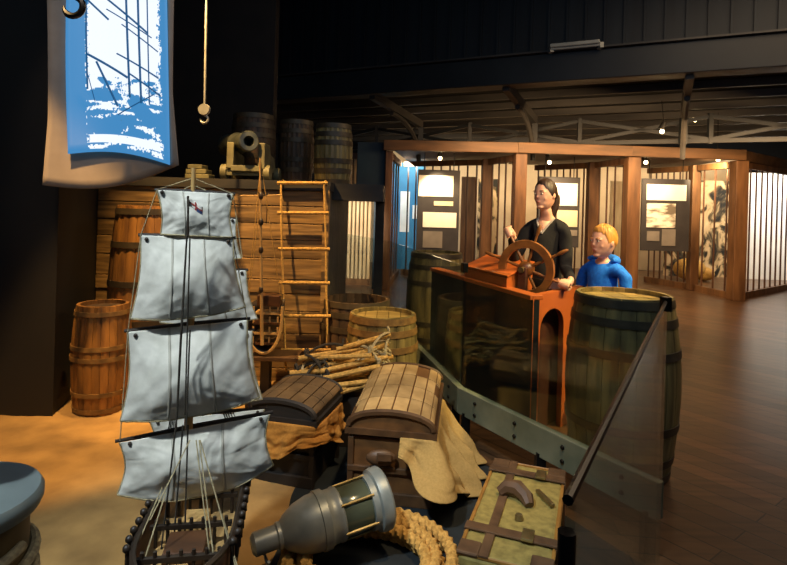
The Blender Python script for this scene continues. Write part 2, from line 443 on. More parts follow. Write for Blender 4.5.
for (px, D, top, r, lab) in ((254, 5.3, 115, .205, 'dark barrel on the plank platform directly behind the cannon'),
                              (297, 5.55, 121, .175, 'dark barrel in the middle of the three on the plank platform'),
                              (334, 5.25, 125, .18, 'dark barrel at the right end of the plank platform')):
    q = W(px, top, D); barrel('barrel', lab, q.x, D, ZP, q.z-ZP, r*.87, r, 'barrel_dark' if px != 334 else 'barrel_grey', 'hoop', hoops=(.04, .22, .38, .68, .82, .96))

# ---------- plank platform ----------
xl, xr, yf, yb = -2.43, W(327, 280, 4.6).x, 4.6, 6.5
t = thing('plank_platform', 'high wooden platform with planked front behind the model ship', 'platform', ((xl+xr)/2, yf, 0))
b = MB(); z = .0
hts = [.14, .17, .13, .19, .15, .12, .18, .16, .14, .15, .14]
sc = 1.60/sum(hts)
for i, hh in enumerate(hts):
    hh *= sc; x = xl; 
    while x < xr-.02:
        L = min(random.uniform(.9, 1.8), xr-x)
        if xr-x-L < .3: L = xr-x
        b.box((x+L/2, yf+.03+random.uniform(-.006, .006), z+hh/2), (L-.004, .06, hh-.006)); x += L
    z += hh
b.build('front_planks', 'plank', t, bevel=.004)
b = MB()
for i in range(11): b.box((xr-.03, yf+.06+.17*i+.085, .8), (.05, .165, 1.6))
b.build('side_planks', 'plank_dark', t)
b = MB()
for i in range(10): b.box(((xl+xr)/2, yf-.03+.195*i+.1, 1.637), (xr-xl+.02, .19, .075))
b.build('deck_boards', 'plank_dark', t)
MB().box((xr-.02, yf-.01, .82), (.05, .07, 1.64)).build('corner_post', 'plank', t)
t = thing('timber_shelf', 'dark raised shelf deck between the plank platform and the navy partition', 'shelf', (-.4, 5.5, 0))
b = MB()
for i in range(4): b.box((-.44, 4.98+i*.27, 1.60), (.70, .265, .145))
b.build('deck_boards', 'plank_dark', t)
for (x, y) in ((-.76, 5.0), (-.76, 5.85), (-.14, 5.85)): MB().box((x, y, .764), (.09, .09, 1.527)).build('leg', 'plank_dark', t)

# rope ladder hanging on the platform
rungs = [(183, 281, 324), (213, 281, 325), (249, 282, 326), (283, 283, 326), (316, 284, 327), (350, 285, 327)]
t = thing('rope_ladder', 'rope ladder with wooden rungs hanging down the lit plank wall', 'ladder', W(303, 370, 4.45))
Ls, Rs = [], []
for i, (y, x0, x1) in enumerate(rungs):
    D = 4.54-.035*i
    Ls.append(W(x0, y, D)); Rs.append(W(x1, y, D))
ends = (W(286, 372, 4.35), W(327, 372, 4.35))
for pts, e in ((Ls, ends[0]), (Rs, ends[1])):
    MB().tube([pts[0]+V(0, .1, .02)]+pts+[e], .009, 6).build('side_rope', 'rope_gold', t, smooth=True)
for l, r in zip(Ls, Rs): MB().tube([l-V(.03, 0, 0), r+V(.03, 0, 0)], .014, 8).build('rung', 'rope_gold', t, smooth=True)

# ---------- cannon ----------
cx = W(245, 170, 4.78)
t = thing('cannon', 'small iron cannon on a wooden carriage on the platform edge', 'cannon', (cx.x, 4.95, ZP), radians(0))
ax0, ax1 = W(249, 141, 4.66), W(228, 146, 5.25)
dv = (ax0-ax1).normalized()
T = Matrix.Translation(ax1) @ dv.to_track_quat('Z', 'Y').to_matrix().to_4x4()
L = (ax0-ax1).length
MB().lathe([(0, -.06), (.03, -.05), (.03, -.02), (.10, 0), (.105, .04), (.095, .06), (.09, L*.5), (.098, L*.52), (.085, L*.55), (.072, L*.85), (.085, L*.93), (.088, L*.98), (.078, L), (.045, L), (.045, L-.2), (0, L-.2)], 28, T).build('gun_barrel', 'cannon', t, smooth=35)
for sx, lab in ((-1, 0), (1, 0)):
    x = cx.x + (-.125 if sx < 0 else .14)
    b = MB(); prof = [(4.76, ZP+.10), (4.76, ZP+.32), (4.95, ZP+.32), (5.0, ZP+.24), (5.15, ZP+.22), (5.2, ZP+.14), (5.35, ZP+.12), (5.35, ZP+.08)]
    n = len(prof); vs = [V(x-.03, y, z) for y, z in prof]+[V(x+.03, y, z) for y, z in prof]
    b.add(vs, [tuple(range(n)), tuple(range(n, 2*n))]+[(i, (i+1) % n, n+(i+1) % n, n+i) for i in range(n)])
    b.build('carriage_cheek', 'carriage', t, bevel=.006)
MB().box((cx.x+.01, 5.0, ZP+.1), (.25, .5, .05)).build('carriage_bed', 'carriage', t, bevel=.005)
for y in (4.82, 5.22):
    MB().box((cx.x, y, ZP+.07), (.40, .07, .06)).build('axle', 'carriage', t, bevel=.005)
    for sx in (-1, 1): MB().lathe([(0, -.025), (.065, -.025), (.068, 0), (.065, .025), (0, .025)], 20, Matrix.Translation((cx.x+sx*.185, y, ZP+.068)) @ Matrix.Rotation(pi/2, 4, 'Y')).build('wheel', 'carriage', t, smooth=30)
q = W(199, 170, 4.75)
t = thing('gun_wedge', 'small grey stepped wooden block left of the cannon', 'block', (q.x, 4.78, ZP))
for i, (w, z0) in enumerate(((.2, 0), (.17, .04), (.12, .08))): MB().box((q.x-.01*i, 4.78, ZP+z0+.02), (w, .16, .036)).build('step', 'carriage', t, bevel=.004)

# ---------- hanging screen ----------
t = thing('hanging_screen', 'hanging fabric screen showing a blue projected picture of sailing ships', 'screen', (-1.75, 3.35, 1.5))
def scr(u, v, px0=None):
    # v: 0 top .. 1 bottom
    xl = 45 + 3*sin(v*2.6) if v < .75 else 45 + 3*sin(.75*2.6) - (v-.75)*22
    xr = 176 - 3.5*sin(v*2.2) + (v-.7 if v > .7 else 0)*18
    px = xl + (xr-xl)*u
    py = -75 + v*(260-20*u - 10*sin(u*pi)*0 + 12*sin(u*pi))
    D = 3.35 + .16*sin(u*pi) - .10*(v**3)*1.2 + .06
    return W(px, py, D)
MB().grid(lambda u, v: scr(u, v), 24, 30).build('fabric', 'screen', t, smooth=True, solid=.006)
MB().tube([scr(0, 0)+V(-.05, 0, .02), scr(1, 0)+V(.05, 0, .02)], .02, 8).build('top_bar', 'lampbody', t, smooth=True)
for u in (0, 1): MB().tube([scr(u, 0)+V(0, 0, .02), scr(u, 0)+V(0, 0, 2.3)], .006, 6).build('hanging_cord', 'rope_dark', t)
def pic(u, v, off):
    px = 68+98*u+4*u*v-2.5*sin(pi*v)*(1-u)*(1 if v < 1 else 0); py = -58+v*(212+11*u-7*sin(pi*u))
    uu = (px-45)/131; vv = (py+75)/255
    D = 3.35+.16*sin(uu*pi)-.12*vv**3+.06
    return W(px, py, D-.035-off)
PO = MB().grid(lambda u, v: pic(u, v, 0), 20, 24).build('projected_picture', 'pic_blue', t, smooth=True, solid=.002)
def wx0(v): return .19 + .03*noise.noise(V(v*9, 1, 0))
def wx1(v): return .93 + .02*noise.noise(V(v*9, 7, 0))
def inpoly(u, v, P):
    c = False
    for k in range(len(P)):
        (x0, y0), (x1, y1) = P[k-1], P[k]
        if (y0 > v) != (y1 > v) and u < (x1-x0)*(v-y0)/(y1-y0)+x0: c = not c
    return c
H1 = [(.2, .71), (.32, .69), (.52, .715), (.56, .745), (.40, .76), (.2, .75)]
H2 = [(.2, .825), (.34, .84), (.52, .815), (.58, .86), (.52, .915), (.2, .905)]
H3 = [(.58, .745), (.7, .72), (.86, .79), (.84, .85), (.68, .82)]
def cell_on(u, v):
    g = .35*noise.noise(V(u*40, v*70, 2))+.25*noise.noise(V(u*90, v*150, 6))
    e = min(u-wx0(v), wx1(v)-u)
    if e < .05 and g+e*9 < .14: return False
    if any(inpoly(u+.02*g, v+.012*g, h) for h in (H1, H2, H3)): return False
    if v < .64: return True
    if v < .70: return noise.noise(V(u*9, v*30, 3))+g > -.1
    if v < .80: return noise.noise(V(u*4, v*46, 8))+g > -.02
    if v < .915: return noise.noise(V(u*4, v*34, 5))+g > .18
    if v < .955: return g > -.32
    return noise.noise(V(u*5, v*40, 2))+g > .12
b = MB(); rows = 230; nu = 130
for j in range(rows):
    v0, v1 = j/rows*.985, (j+1)/rows*.985; a0_, a1_ = wx0(v0), wx1(v0); run = None
    for i in range(nu+1):
        on = i < nu and cell_on(a0_+(a1_-a0_)*(i+.5)/nu, v0)
        if on and run is None: run = i
        if run is not None and (not on or i-run >= 12):
            ua, ub_ = a0_+(a1_-a0_)*run/nu, a0_+(a1_-a0_)*i/nu
            b.add([pic(ua, v0, .004), pic(ub_, v0, .004), pic(ub_, v1, .004), pic(ua, v1, .004)], [(0, 1, 2, 3)])
            run = i if on else None
b.build('bright_area', 'pic_white', PO)
def pl(name, pts, w):
    b = MB(); P = []
    for (a, c) in zip(pts[:-1], pts[1:]):
        for i in range(9):
            q = i/8; P.append(pic(a[0]+(c[0]-a[0])*q, a[1]+(c[1]-a[1])*q, .008))
    b.tube(P, w*1.35, 5); b.build(name, 'pic_dark', PO)
pl('pictured_mast', [(.58, 0), (.62, .73)], .005); pl('pictured_mast', [(.70, 0), (.73, .75)], .005); pl('pictured_mast', [(.19, 0), (.21, .70)], .004)
pl('pictured_mast', [(.80, .12), (.81, .75)], .003)
for a, c, w in (((.2, .27), (.42, .37), .005), ((.40, .27), (.80, .42), .005), ((.50, .53), (.9, .62), .004), ((.20, .53), (.60, .64), .006), ((.3, .57), (.50, .78), .005),
                ((.55, .39), (.9, .5), .003), ((.62, .62), (.92, .70), .004), ((.5, .82), (.85, .70), .003), ((.2, .6), (.28, .76), .002), ((.4, .32), (.84, .44), .003)):
    pl('pictured_yard', [a, c], w)
# hooks on lines
def hook(name, label, px, ytop, ybot, D, mat, ropem, s=1.0, block=True):
    p = W(px, ybot, D)
    t = thing(name, label, 'hook', p)
    q = W(px-2, ytop, D); 
    z1 = p.z+.16*s
    MB().tube([V(q.x, D, 5.6), V(p.x, D, z1)], .008, 6).build('line', ropem, t)
    if block:
        MB().lathe([(0, -.02), (.05*s, -.02), (.055*s, 0), (.05*s, .02), (0, .02)], 20, Matrix.Translation((p.x, D, z1-.03)) @ Matrix.Rotation(pi/2, 4, 'X')).build('pulley_block', mat, t, smooth=35)
    c = V(p.x, D, p.z+.035*s)
    pts = [V(p.x, D, z1-.05)] + [V(p.x, D, p.z+.075*s)] + [c+V(.035*s*sin(a), 0, .035*s*cos(a)) for a in [radians(k) for k in range(20, 290, 18)]]
    n = len(pts); MB().tube(pts, [(.012*s if i < n-4 else .012*s*(n-i)/4) for i in range(n)], 8).build('hook', mat, t, smooth=True)
hook('pulley_hook', 'pale pulley block with hook hanging on a line right of the screen', 204, 0, 123, 4.1, 'hookmetal', 'hookmetal', .8)
hook('cargo_hook', 'dark cargo hook hanging in front of the top left of the screen', 73, -30, 16, 3.05, 'blackmetal', 'rope_dark', 1.5, False)

# ---------- model ship ----------
m1 = V(-.585, 1.65, 0); m2 = V(-.655, 2.05, 0)
hc = V(-.552, 1.70, 0); hd = (m2-m1).normalized(); hs = V(hd.y, -hd.x, 0)
pl_ = thing('ship_stand', 'low dark stand under the model sailing ship', 'stand', (hc.x, hc.y, .01))
MB().box((hc.x, hc.y, .05), (.2, .5, .08), Matrix.Rotation(atan2(-hd.x, hd.y), 3, 'Z')).build('base', 'yard', pl_, bevel=.01)
for s in (-.16, .16):
    q = hc+hd*s
    MB().box((q.x, q.y, .175), (.14, .04, .19), Matrix.Rotation(atan2(-hd.x, hd.y), 3, 'Z')).build('cradle', 'yard', pl_, bevel=.005)
t = SHIP = thing('model_ship', 'large model sailing ship with white square sails in the left foreground', 'model ship', (hc.x, hc.y, .27))
HL, HW, ZD, ZK = .56, .118, .57, .27
def hullp(u, v):
    # u along -1..1 (bow = near), v around -1..1
    s = u*HL
    w = HW*(1-max(0, (-u-.45)/.55)**2.2*.97)*(1-max(0, (u-.6)/.4)**2*.35)
    sheer = .07*max(0, u)**2+.05*max(0, -u)**2
    an = v*pi/2
    x = w*(abs(sin(an))**.7)*(1 if v >= 0 else -1)
    zz = ZK + (ZD+.06+sheer-ZK)*(1-cos(an)**.8 if True else 0)
    if u < -.45: zz += (ZD-ZK)*.35*((-u-.45)/.55)**2*cos(an)
    q = hc+hd*s+hs*x; return V(q.x, q.y, zz)
MB().grid(lambda u, v: hullp(u*2-1, v*2-1), 30, 24).build('hull', 'hull', t, smooth=60, solid=.008)
b = MB()
def deckp(u, v):
    uu = -.93+1.9*u; w = HW*(1-max(0, (-uu-.45)/.55)**2.2*.97)*(1-max(0, (uu-.6)/.4)**2*.35)-.004
    q = hc+hd*(uu*HL)+hs*(w*(2*v-1)); return V(q.x, q.y, ZD+.02*max(0, uu)**2)
b.grid(deckp, 24, 6); b.build('deck', 'deck', t, solid=.004)
for sgn in (-1, 1):
    MB().tube([hullp(-.95+1.9*i/24, sgn)+V(0, 0, .004) for i in range(25)], .008, 6).build('cap_rail', 'yard', t, smooth=True)
    for i in range(16):
        b = MB(); q = hullp(-.62+.085*i, sgn)
        b.ball(q+hs*sgn*.014+V(0, 0, .012), .010, 8); b.tube([q+hs*sgn*.012+V(0, 0, -.05), q+hs*sgn*.012+V(0, 0, .012)], .005, 5)
        b.build('deadeye', 'yard', t, smooth=True)
for s, w, d, h, mt in ((-.27, .10, .10, .05, 'hull'), (-.12, .07, .07, .035, 'mast'), (.1, .1, .12, .03, 'hull'), (.32, .12, .1, .06, 'hull'), (-.40, .05, .05, .06, 'mast')):
    q = hc+hd*s; MB().box((q.x, q.y, ZD+h/2+.004), (w, d, h), Matrix.Rotation(atan2(-hd.x, hd.y), 3, 'Z')).build('deck_house', mt, t, bevel=.004)
for s in (-.34, -.2, -.05):
    q = hc+hd*s; b = MB(); b.beam(q-hs*.105+V(0, 0, ZD+.055), q+hs*.105+V(0, 0, ZD+.055), .012, .012)
    for k in range(7): b.tube([q+hs*(-.09+.03*k)+V(0, 0, ZD), q+hs*(-.09+.03*k)+V(0, 0, ZD+.075)], .005, 6)
    b.build('pin_rail', 'yard', t)
b0 = hullp(-.98, 0); MB().tube([hc-hd*.42+V(0, 0, ZD+.06), hc-hd*.78+V(0, 0, ZD+.17)], [.016, .008], 8).build('bowsprit', 'mast', t, smooth=True)
YK = math.tan(radians(20))
def S(px, py, D0, Xm):
    a, bb = ab(px, py); D = (D0-Xm*YK)/(1-a*YK/F); return V(a/F*D, D, HC-bb/F*D)
ptop = W(193.5, 168, 1.65)
def mast(base, ztop, r0, tilt=0):
    return MB().tube([V(base.x, base.y, ZD), V(base.x, base.y, ZD+.4), V(base.x+tilt, base.y, ztop)], [r0, r0*.85, r0*.45], 10)
mast(m1, ptop.z, .014, ptop.x-m1.x).build('mast', 'mast', t, smooth=True)
mast(m2, ptop.z-.1, .013).build('mast', 'mast', t, smooth=True)
m3 = hc+hd*.46
nrm = V(-sin(radians(20)), -cos(radians(20)), 0); nrm = V(YK, -1, 0).normalized()
def sail(TL, TR, BR, BL, belly, seed, foot=.0, D0=1.65, Xm=-.585):
    TL, TR, BR, BL = [S(x, y, D0, Xm) for x, y in (TL, TR, BR, BL)]
    def fn(u, v):
        p = (TL*(1-u)+TR*u)*(1-v)+(BL*(1-u)+BR*u)*v
        # leeches curve inwards
        inw = .042*(TR-TL).length*sin(v*pi)*(1-2*u); p = p+(TR-TL).normalized()*inw; wsc = (TR-TL).length/.42
        bl = belly*sin(u*pi)**.8*(sin(v*pi*.78))**1.1
        wr = .010*noise.noise(V(u*5+seed, v*3.2, seed))+.007*noise.noise(V(u*9+v*5, v*4-u*5, seed*2+3))
        wr += .006*sin((u*7+v*4+seed)*2.2)*v*abs(2*u-1)
        for (cu, cv, sd_) in ((0, 0, 1), (1, 0, 2), (0, 1, 3), (1, 1, 4)):
            du, dv_ = abs(u-cu), abs(v-cv); an_ = atan2(dv_, du+1e-6); rr_ = hypot(du, dv_)
            wr += .010*(abs(noise.noise(V(an_*6.5, seed+sd_*7, rr_*.8)))-.25)*max(0, 1-rr_*1.1)*min(1, rr_*5)
        wr -= .006*max(0, .22-abs(noise.noise(V(u*3.2+v*1.5, v*3.5-u, seed+9))))*(.3+v)*2
        cr = -.016*max(0, 1-hypot(u-.5, (v-.95)*.7)*3.5)
        ft = V(0, 0, -foot*sin(u*pi)*v**3)
        return p+nrm*(bl+.62*wsc*wr*min(1, 4*v+.2)+cr*wsc+.012)+ft
    o = MB().grid(fn, 56, 48).build('sail', 'canvas', t, smooth=True, solid=.0015)
    for uu in (.33, .67):
        b = MB(); b.grid(lambda a, v: fn(uu+(a-.5)*.022, v)+nrm*.0016, 1, 26); b.build('seam', 'canvas_seam', o, smooth=True, solid=.0006)
    MB().tube([fn(i/20, 1) for i in range(21)]+[], .0028, 5).build('foot_rope', 'rope', o, smooth=True)
    for e in (0, 1): MB().tube([fn(e, i/16) for i in range(17)], .0025, 5).build('leech_rope', 'rope', o, smooth=True)
    y0, y1 = TL+(TL-TR)*.03-nrm*.004, TR+(TR-TL)*.03-nrm*.004
    MB().tube([y0, (y0+y1)/2, y1], [.005, .009, .005], 8).build('yard', 'yard', t, smooth=True)
    for e in (.06, .94): MB().ball(fn(e, .045)+nrm*.003, .006, 8).build('cringle', 'yard', o)
    return TL, TR, BR, BL, fn
s1 = sail((157, 190), (233, 194), (232, 237), (161, 234), .02, 1.3)
s2 = sail((141, 235), (233, 238), (245, 306), (131, 318), .06, 4.1, .01)
s3 = sail((128, 331), (247, 319), (259, 396), (121, 419), .07, 7.7, .012)
s4 = sail((120, 441), (269, 413), (273, 464), (118, 492), .05, 11.2, .045)
SD = 2.05; kx = -.655
def back(TL, TR, BR, BL, bel, seed): return sail(TL, TR, BR, BL, bel, seed, .01, SD, kx)
back((172, 215), (236, 219), (241, 258), (168, 256), .02, 15)
back((165, 272), (246, 270), (257, 318), (160, 322), .03, 18)
back((158, 336), (252, 330), (262, 398), (152, 405), .04, 21)
back((150, 420), (264, 408), (266, 448), (150, 458), .03, 25)
def line(a, c, r=.0016, mt='rope', nm='rigging_line'): MB().tube([a, c], r, 5).build(nm, mt, t)
line(ptop-V(0, 0, .03), s1[0]); line(ptop-V(0, 0, .03), s1[1]); line(ptop-V(0, 0, .05), s1[0]*.7+s1[1]*.3); line(ptop-V(0, 0, .05), s1[0]*.3+s1[1]*.7)
mid1 = (s1[0]+s1[1])/2
line(s1[0], s2[0], mt='rope'); line(s1[1], s2[1]+V(.03, 0, -.06)); line(s2[0], s3[0]); line(s2[1], s3[1]); line(s3[0], s4[0])
for px0, py0, px1, py1 in ((189, 200, 181, 330), (187, 236, 177, 420), (190, 236, 185, 415)):
    line(S(px0, py0, 1.53, -.55), S(px1, py1, 1.55, -.55), .0022, 'rope_dark')
for (p0, p1) in (((181, 330), (176, 430)), ((190, 330), (186, 430)), ((176, 425), (160, 560)), ((183, 425), (172, 562)), ((188, 425), (184, 562))):
    line(S(*p0, 1.53, -.55), S(*p1, 1.5, -.53), .0024, 'rope_dark')
for (p0, p1) in (((162, 488), (122, 580)), ((166, 492), (138, 580)), ((196, 440), (212, 575)), ((199, 440), (216, 575)), ((200, 440), (238, 575)), ((204, 455), (240, 575)), ((190, 440), (150, 520))):
    line(W(*p0, 1.5), W(*p1, 1.36), .0018, 'rope')
for sgn in (-1, 1):
    for k in range(5):
        line(hullp(-.02+.085*k, sgn)+hs*sgn*.014, V(m1.x, m1.y, ZD+.55)+hs*sgn*.01, .0018, 'rope_dark', 'shroud')
# ensign on a dark staff in front of the top sail
f0 = W(188, 196, 1.53); f1 = W(188, 236, 1.53)
MB().tube([f0, f1], .003, 6).build('flag_staff', 'yard', t)
def flg(u, v):
    p = W(189+14*u, 198+8*v+9*u, 1.53); return p+V(0, .006*sin(u*6), 0)
fo = MB().grid(flg, 10, 8).build('ensign', 'flagwhite', t, smooth=True, solid=.001)
MB().grid(lambda u, v: flg(u, .42+.16*v)+V(0, -.002, 0), 10, 1).build('red_bar', 'flagred', fo, solid=.0005)
MB().grid(lambda u, v: flg(.42+.14*u, v)+V(0, -.002, 0), 1, 8).build('red_bar', 'flagred', fo, solid=.0005)
MB().grid(lambda u, v: flg(.6+.4*u, .6+.4*v)+V(0, -.0025, 0), 3, 3).build('blue_corner', 'flagblue', fo, solid=.0005)

# ---------- second model by the plank wall ----------
D2 = 4.25
c2 = W(266, 350, D2)
t = thing('bare_model_hull', 'small wooden model hull with bare mast against the plank wall', 'model ship', (c2.x, D2, c2.z-.02))
hw2, zt2, zb2 = .135, W(266, 304, D2).z, c2.z
def st(u, v, sc=1.0, dy=0):
    an = pi*u; k = 1-v*.0
    return V(c2.x-hw2*sc*cos(an)*(abs(sin(an))**.0), 0, 0)
def ucurve(sc, n=20):
    pts = []
    for i in range(n+1):
        an = pi*i/n
        x = -cos(an)*hw2*sc; z = zb2+(zt2-zb2)*(1-(sin(an))**.75)*1.0 + (1-sc)*.09
        pts.append((x, z))
    return pts
ra, rb = ucurve(1), ucurve(.9)
b = MB(); n = 21
vs = [V(c2.x+x, D2-.10, z) for x, z in ra]+[V(c2.x+x*.75, D2+.16, zb2+(z-zb2)*.9+.05) for x, z in ra]
b.add(vs, [(i, i+1, n+i+1, n+i) for i in range(n-1)]+[tuple(range(n, 2*n))]); b.build('hull', 'yard', t, smooth=50, solid=.008)
MB().tube([V(c2.x+x, D2-.10, z) for x, z in ra], .011, 6).build('stern_rim', 'mast', t, smooth=True)
for i in range(4):
    z = zb2+.07+.075*i; w = hw2*(.72+.08*i) if i < 3 else hw2*.8
    MB().box((c2.x+.02, D2-.03, z), (w*1.7, .12, .016)).build('gallery_deck', 'mast' if i % 2 else 'hull', t)
    b = MB()
    for k in range(4): b.box((c2.x-.08+.06*k, D2-.085, z+.025), (.012, .01, .05))
    b.build('gallery_posts', 'mast', t)
MB().box((c2.x+.03, D2-.04, zt2+.04), (.17, .12, .08)).build('stern_rail', 'hull', t, bevel=.004)
mt0 = W(262, 345, D2-.13); mt1 = W(260, 158, D2-.13)
MB().tube([mt0, mt1], [.014, .006], 8).build('mast', 'mast', t, smooth=True)
for py in (196, 222, 250, 290): MB().ball(W(261, py, D2-.13), (.018, .018, .03), 10).build('mast_band', 'yard', t, smooth=True)
MB().tube([W(240, 196, D2-.1), W(282, 195, D2-.1)], .005, 6).build('crossbar', 'mast', t)
for a, c in (((261, 163), (247, 305)), ((261, 163), (281, 300)), ((261, 196), (246, 320)), ((282, 195), (282, 300))): MB().tube([W(*a, D2-.12), W(*c, D2-.08)], .003, 5).build('rigging_line', 'rope_gold', t)
t = thing('model_trestle', 'wooden stand with a slanting board under the small bare model hull', 'stand', (c2.x, D2, .012))
MB().box((c2.x, D2+.02, (c2.z-.03)/2), (.07, .09, c2.z-.05)).build('post', 'yard', t, bevel=.004)
zb = c2.z-.035
MB().box((c2.x+.08, D2+.0, zb), (.36, .26, .03), Matrix.Rotation(radians(0), 3, 'Y')).build('board', 'trunk_slat', t, bevel=.004)
MB().box((c2.x, D2+.02, .035), (.28, .22, .045)).build('foot', 'yard', t, bevel=.004)

# ---------- trunks ----------
def trunk(name, label, nx, ny, yaw, w, L, hb, rise, bodym, lidm, slatm, bands=4, opengap=.02, nslat=6, zb=.012, tilt=.0):
    t = thing(name, label, 'trunk', (nx, ny, zb), yaw)
    # local: x across, y depth from near end 0..L
    b = MB(); b.box((0, L/2, hb/2), (w, L, hb)); b.build('body', bodym, t, bevel=.008, world=False)
    b = MB()
    for x in (-w/2, w/2):
        for y in (0, L): b.box((x, y, hb/2), (.03, .03, hb+.004))
    b.box((0, -.008, hb*.52), (w+.03, .02, .03)); b.box((0, -.008, .03), (w+.02, .02, .06)); b.box((w/2+.006, L/2, hb*.52), (.02, L, .03)); b.box((-w/2-.006, L/2, hb*.52), (.02, L, .03))
    b.build('body_battens', slatm, t, bevel=.004, world=False)
    z0 = hb+opengap
    def arch(u):
        an = pi*(1-u); x = (w/2+.012)*cos(an); return x, z0+.04+rise*sin(an)**.9
    lid = MB(); n = 16
    ring = [arch(i/n) for i in range(n+1)]
    pf = [(-w/2-.012, z0)]+ring+[(w/2+.012, z0)]
    k = len(pf); vs = [V(x, -.012, z) for x, z in pf]+[V(x, L+.012, z+tilt*L) for x, z in pf]
    lid.add(vs, [tuple(range(k)), tuple(range(k, 2*k))]+[(i, (i+1) % k, k+(i+1) % k, k+i) for i in range(k)])
    lo = lid.build('lid', bodym, t, smooth=35, world=False)
    pan = MB()
    for i in range(nslat):
        for j in range(bands):
            vsp, m2 = [], 5
            u0, u1 = .03+.94*(i+.05)/nslat, .03+.94*(i+.95)/nslat
            y0, y1 = L*(j+.02)/bands, L*(j+.98)/bands
            if (i*7+j*3) % 11 == 0: continue
            for q in range(m2+1):
                x, z = arch(u0+(u1-u0)*q/m2)
                for y, zz in ((y0, .008), (y1, .008), (y0, -.002), (y1, -.002)): vsp.append(V(x*(1+zz*2), y, z+zz+tilt*y))
            fs = []
            for q in range(m2):
                e = q*4; fs += [(e, e+1, e+5, e+4), (e, e+4, e+6, e+2), (e+1, e+3, e+7, e+5), (e+2, e+6, e+7, e+3)]
            fs += [(0, 2, 3, 1), (m2*4, m2*4+1, m2*4+3, m2*4+2)]
            pan.add(vsp, fs)
    pan.build('lid_panels', lidm, lo, world=False)
    for yy, r_ in ((-.014, .017), (L+.014, .014)): MB().tube([V(x, yy, z+tilt*yy) for x, z in ring], r_, 6).build('lid_hoop', slatm, lo, smooth=True, world=False)
    b = MB(); b.box((0, -.012, z0+.012), (w+.06, .03, .03)); b.beam(V(w/2+.015, 0, z0+.012), V(w/2+.015, L, z0+.012+tilt*L), .03, .03); b.beam(V(-w/2-.015, 0, z0+.012), V(-w/2-.015, L, z0+.012+tilt*L), .03, .03); b.build('lid_rim', slatm, lo, world=False)
    return t
yw = -radians(8)
T1 = trunk('domed_trunk', 'slatted dome lidded trunk with sackcloth spilling from its right side', .02, 2.79, yw, .40, .62, .325, .075, 'trunk_body', 'trunk_canvas', 'trunk_slat', 4, .02, 8, tilt=.09)
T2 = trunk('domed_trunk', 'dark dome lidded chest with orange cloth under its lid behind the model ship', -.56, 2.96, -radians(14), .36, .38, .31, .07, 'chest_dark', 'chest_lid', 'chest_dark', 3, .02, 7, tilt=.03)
# cloth draped around a trunk corner: along the front, round the corner, along the side
def drape(name, label, T, w, L, ztop, front, drop, mat, seed, fold=.022, flare=.10, y1=.6):
    Mx = LM(T)
    def path(s):  # s 0..1
        tot = front+y1
        d = s*tot; r = .03
        if d < front: return V(w/2-front+d, 0, 0), V(0, -1, 0), 1
        e = d-front
        return V(w/2, e, 0), V(1, 0, 0), 1
    def fn(u, v):
        p, nv, _ = path(u)
        tot = front+y1; d = u*tot-front
        k = max(0, min(1, d/.12+.5)); nv = (V(0, -1, 0)*(1-k)+V(1, 0, 0)*k).normalized()
        dl = drop(u)
        vv = max(0, v-.12)/.88
        f = fold*(sin(u*26+seed+2*v)+.7*sin(u*49+2*seed+v*3))*min(1, vv*1.6) + .035*noise.noise(V(u*8, v*5, seed))*vv + .018*noise.noise(V(u*19, v*11, seed))*vv
        out = .034+flare*vv**1.4*(.5+.5*dl/.33)+f
        if v < .12: out = -.05+(.084)*v/.12
        z = ztop-(dl*vv)+(.012 if v < .12 else .012*(1-vv))
        q = p+nv*out; q.z = max(z, .016-.0)+.0
        return Mx @ (q-V(0, 0, .0))
    t = thing(name, label, 'cloth', Mx @ V(w/2, 0, .02))
    MB().grid(fn, 60, 24).build('drape', mat, t, smooth=True, solid=.006, sub=1)
    return t
drape('sackcloth', 'bunched tan sackcloth draped down the right side of the slatted trunk', T1, .40, .62, .332,
      .15, lambda u: .05+.27*min(1, max(0, u-.03)*3.2), 'sack', 1.7, .048, .20, .58)
drape('orange_cloth', 'orange cloth hanging out from under the lid of the dark chest', T2, .36, .38, .32,
      .36, lambda u: .13+.05*sin(u*9)-.05*max(0, u-.6), 'cloth_orange', 4.2, .012, .035, .36)
# a handle/bag on the trunk front
bp = LM(T1)
t = thing('leather_pouch', 'dark leather pouch hanging on the front of the slatted trunk', 'pouch', bp @ V(-.04, -.05, .2))
MB().ball(bp @ V(-.04, -.045, .245), (.075, .026, .04), 14).build('pouch', 'leather', t, smooth=True)
MB().box(bp @ V(-.02, -.072, .26), (.07, .012, .04)).build('flap', 'leather', t, bevel=.004)

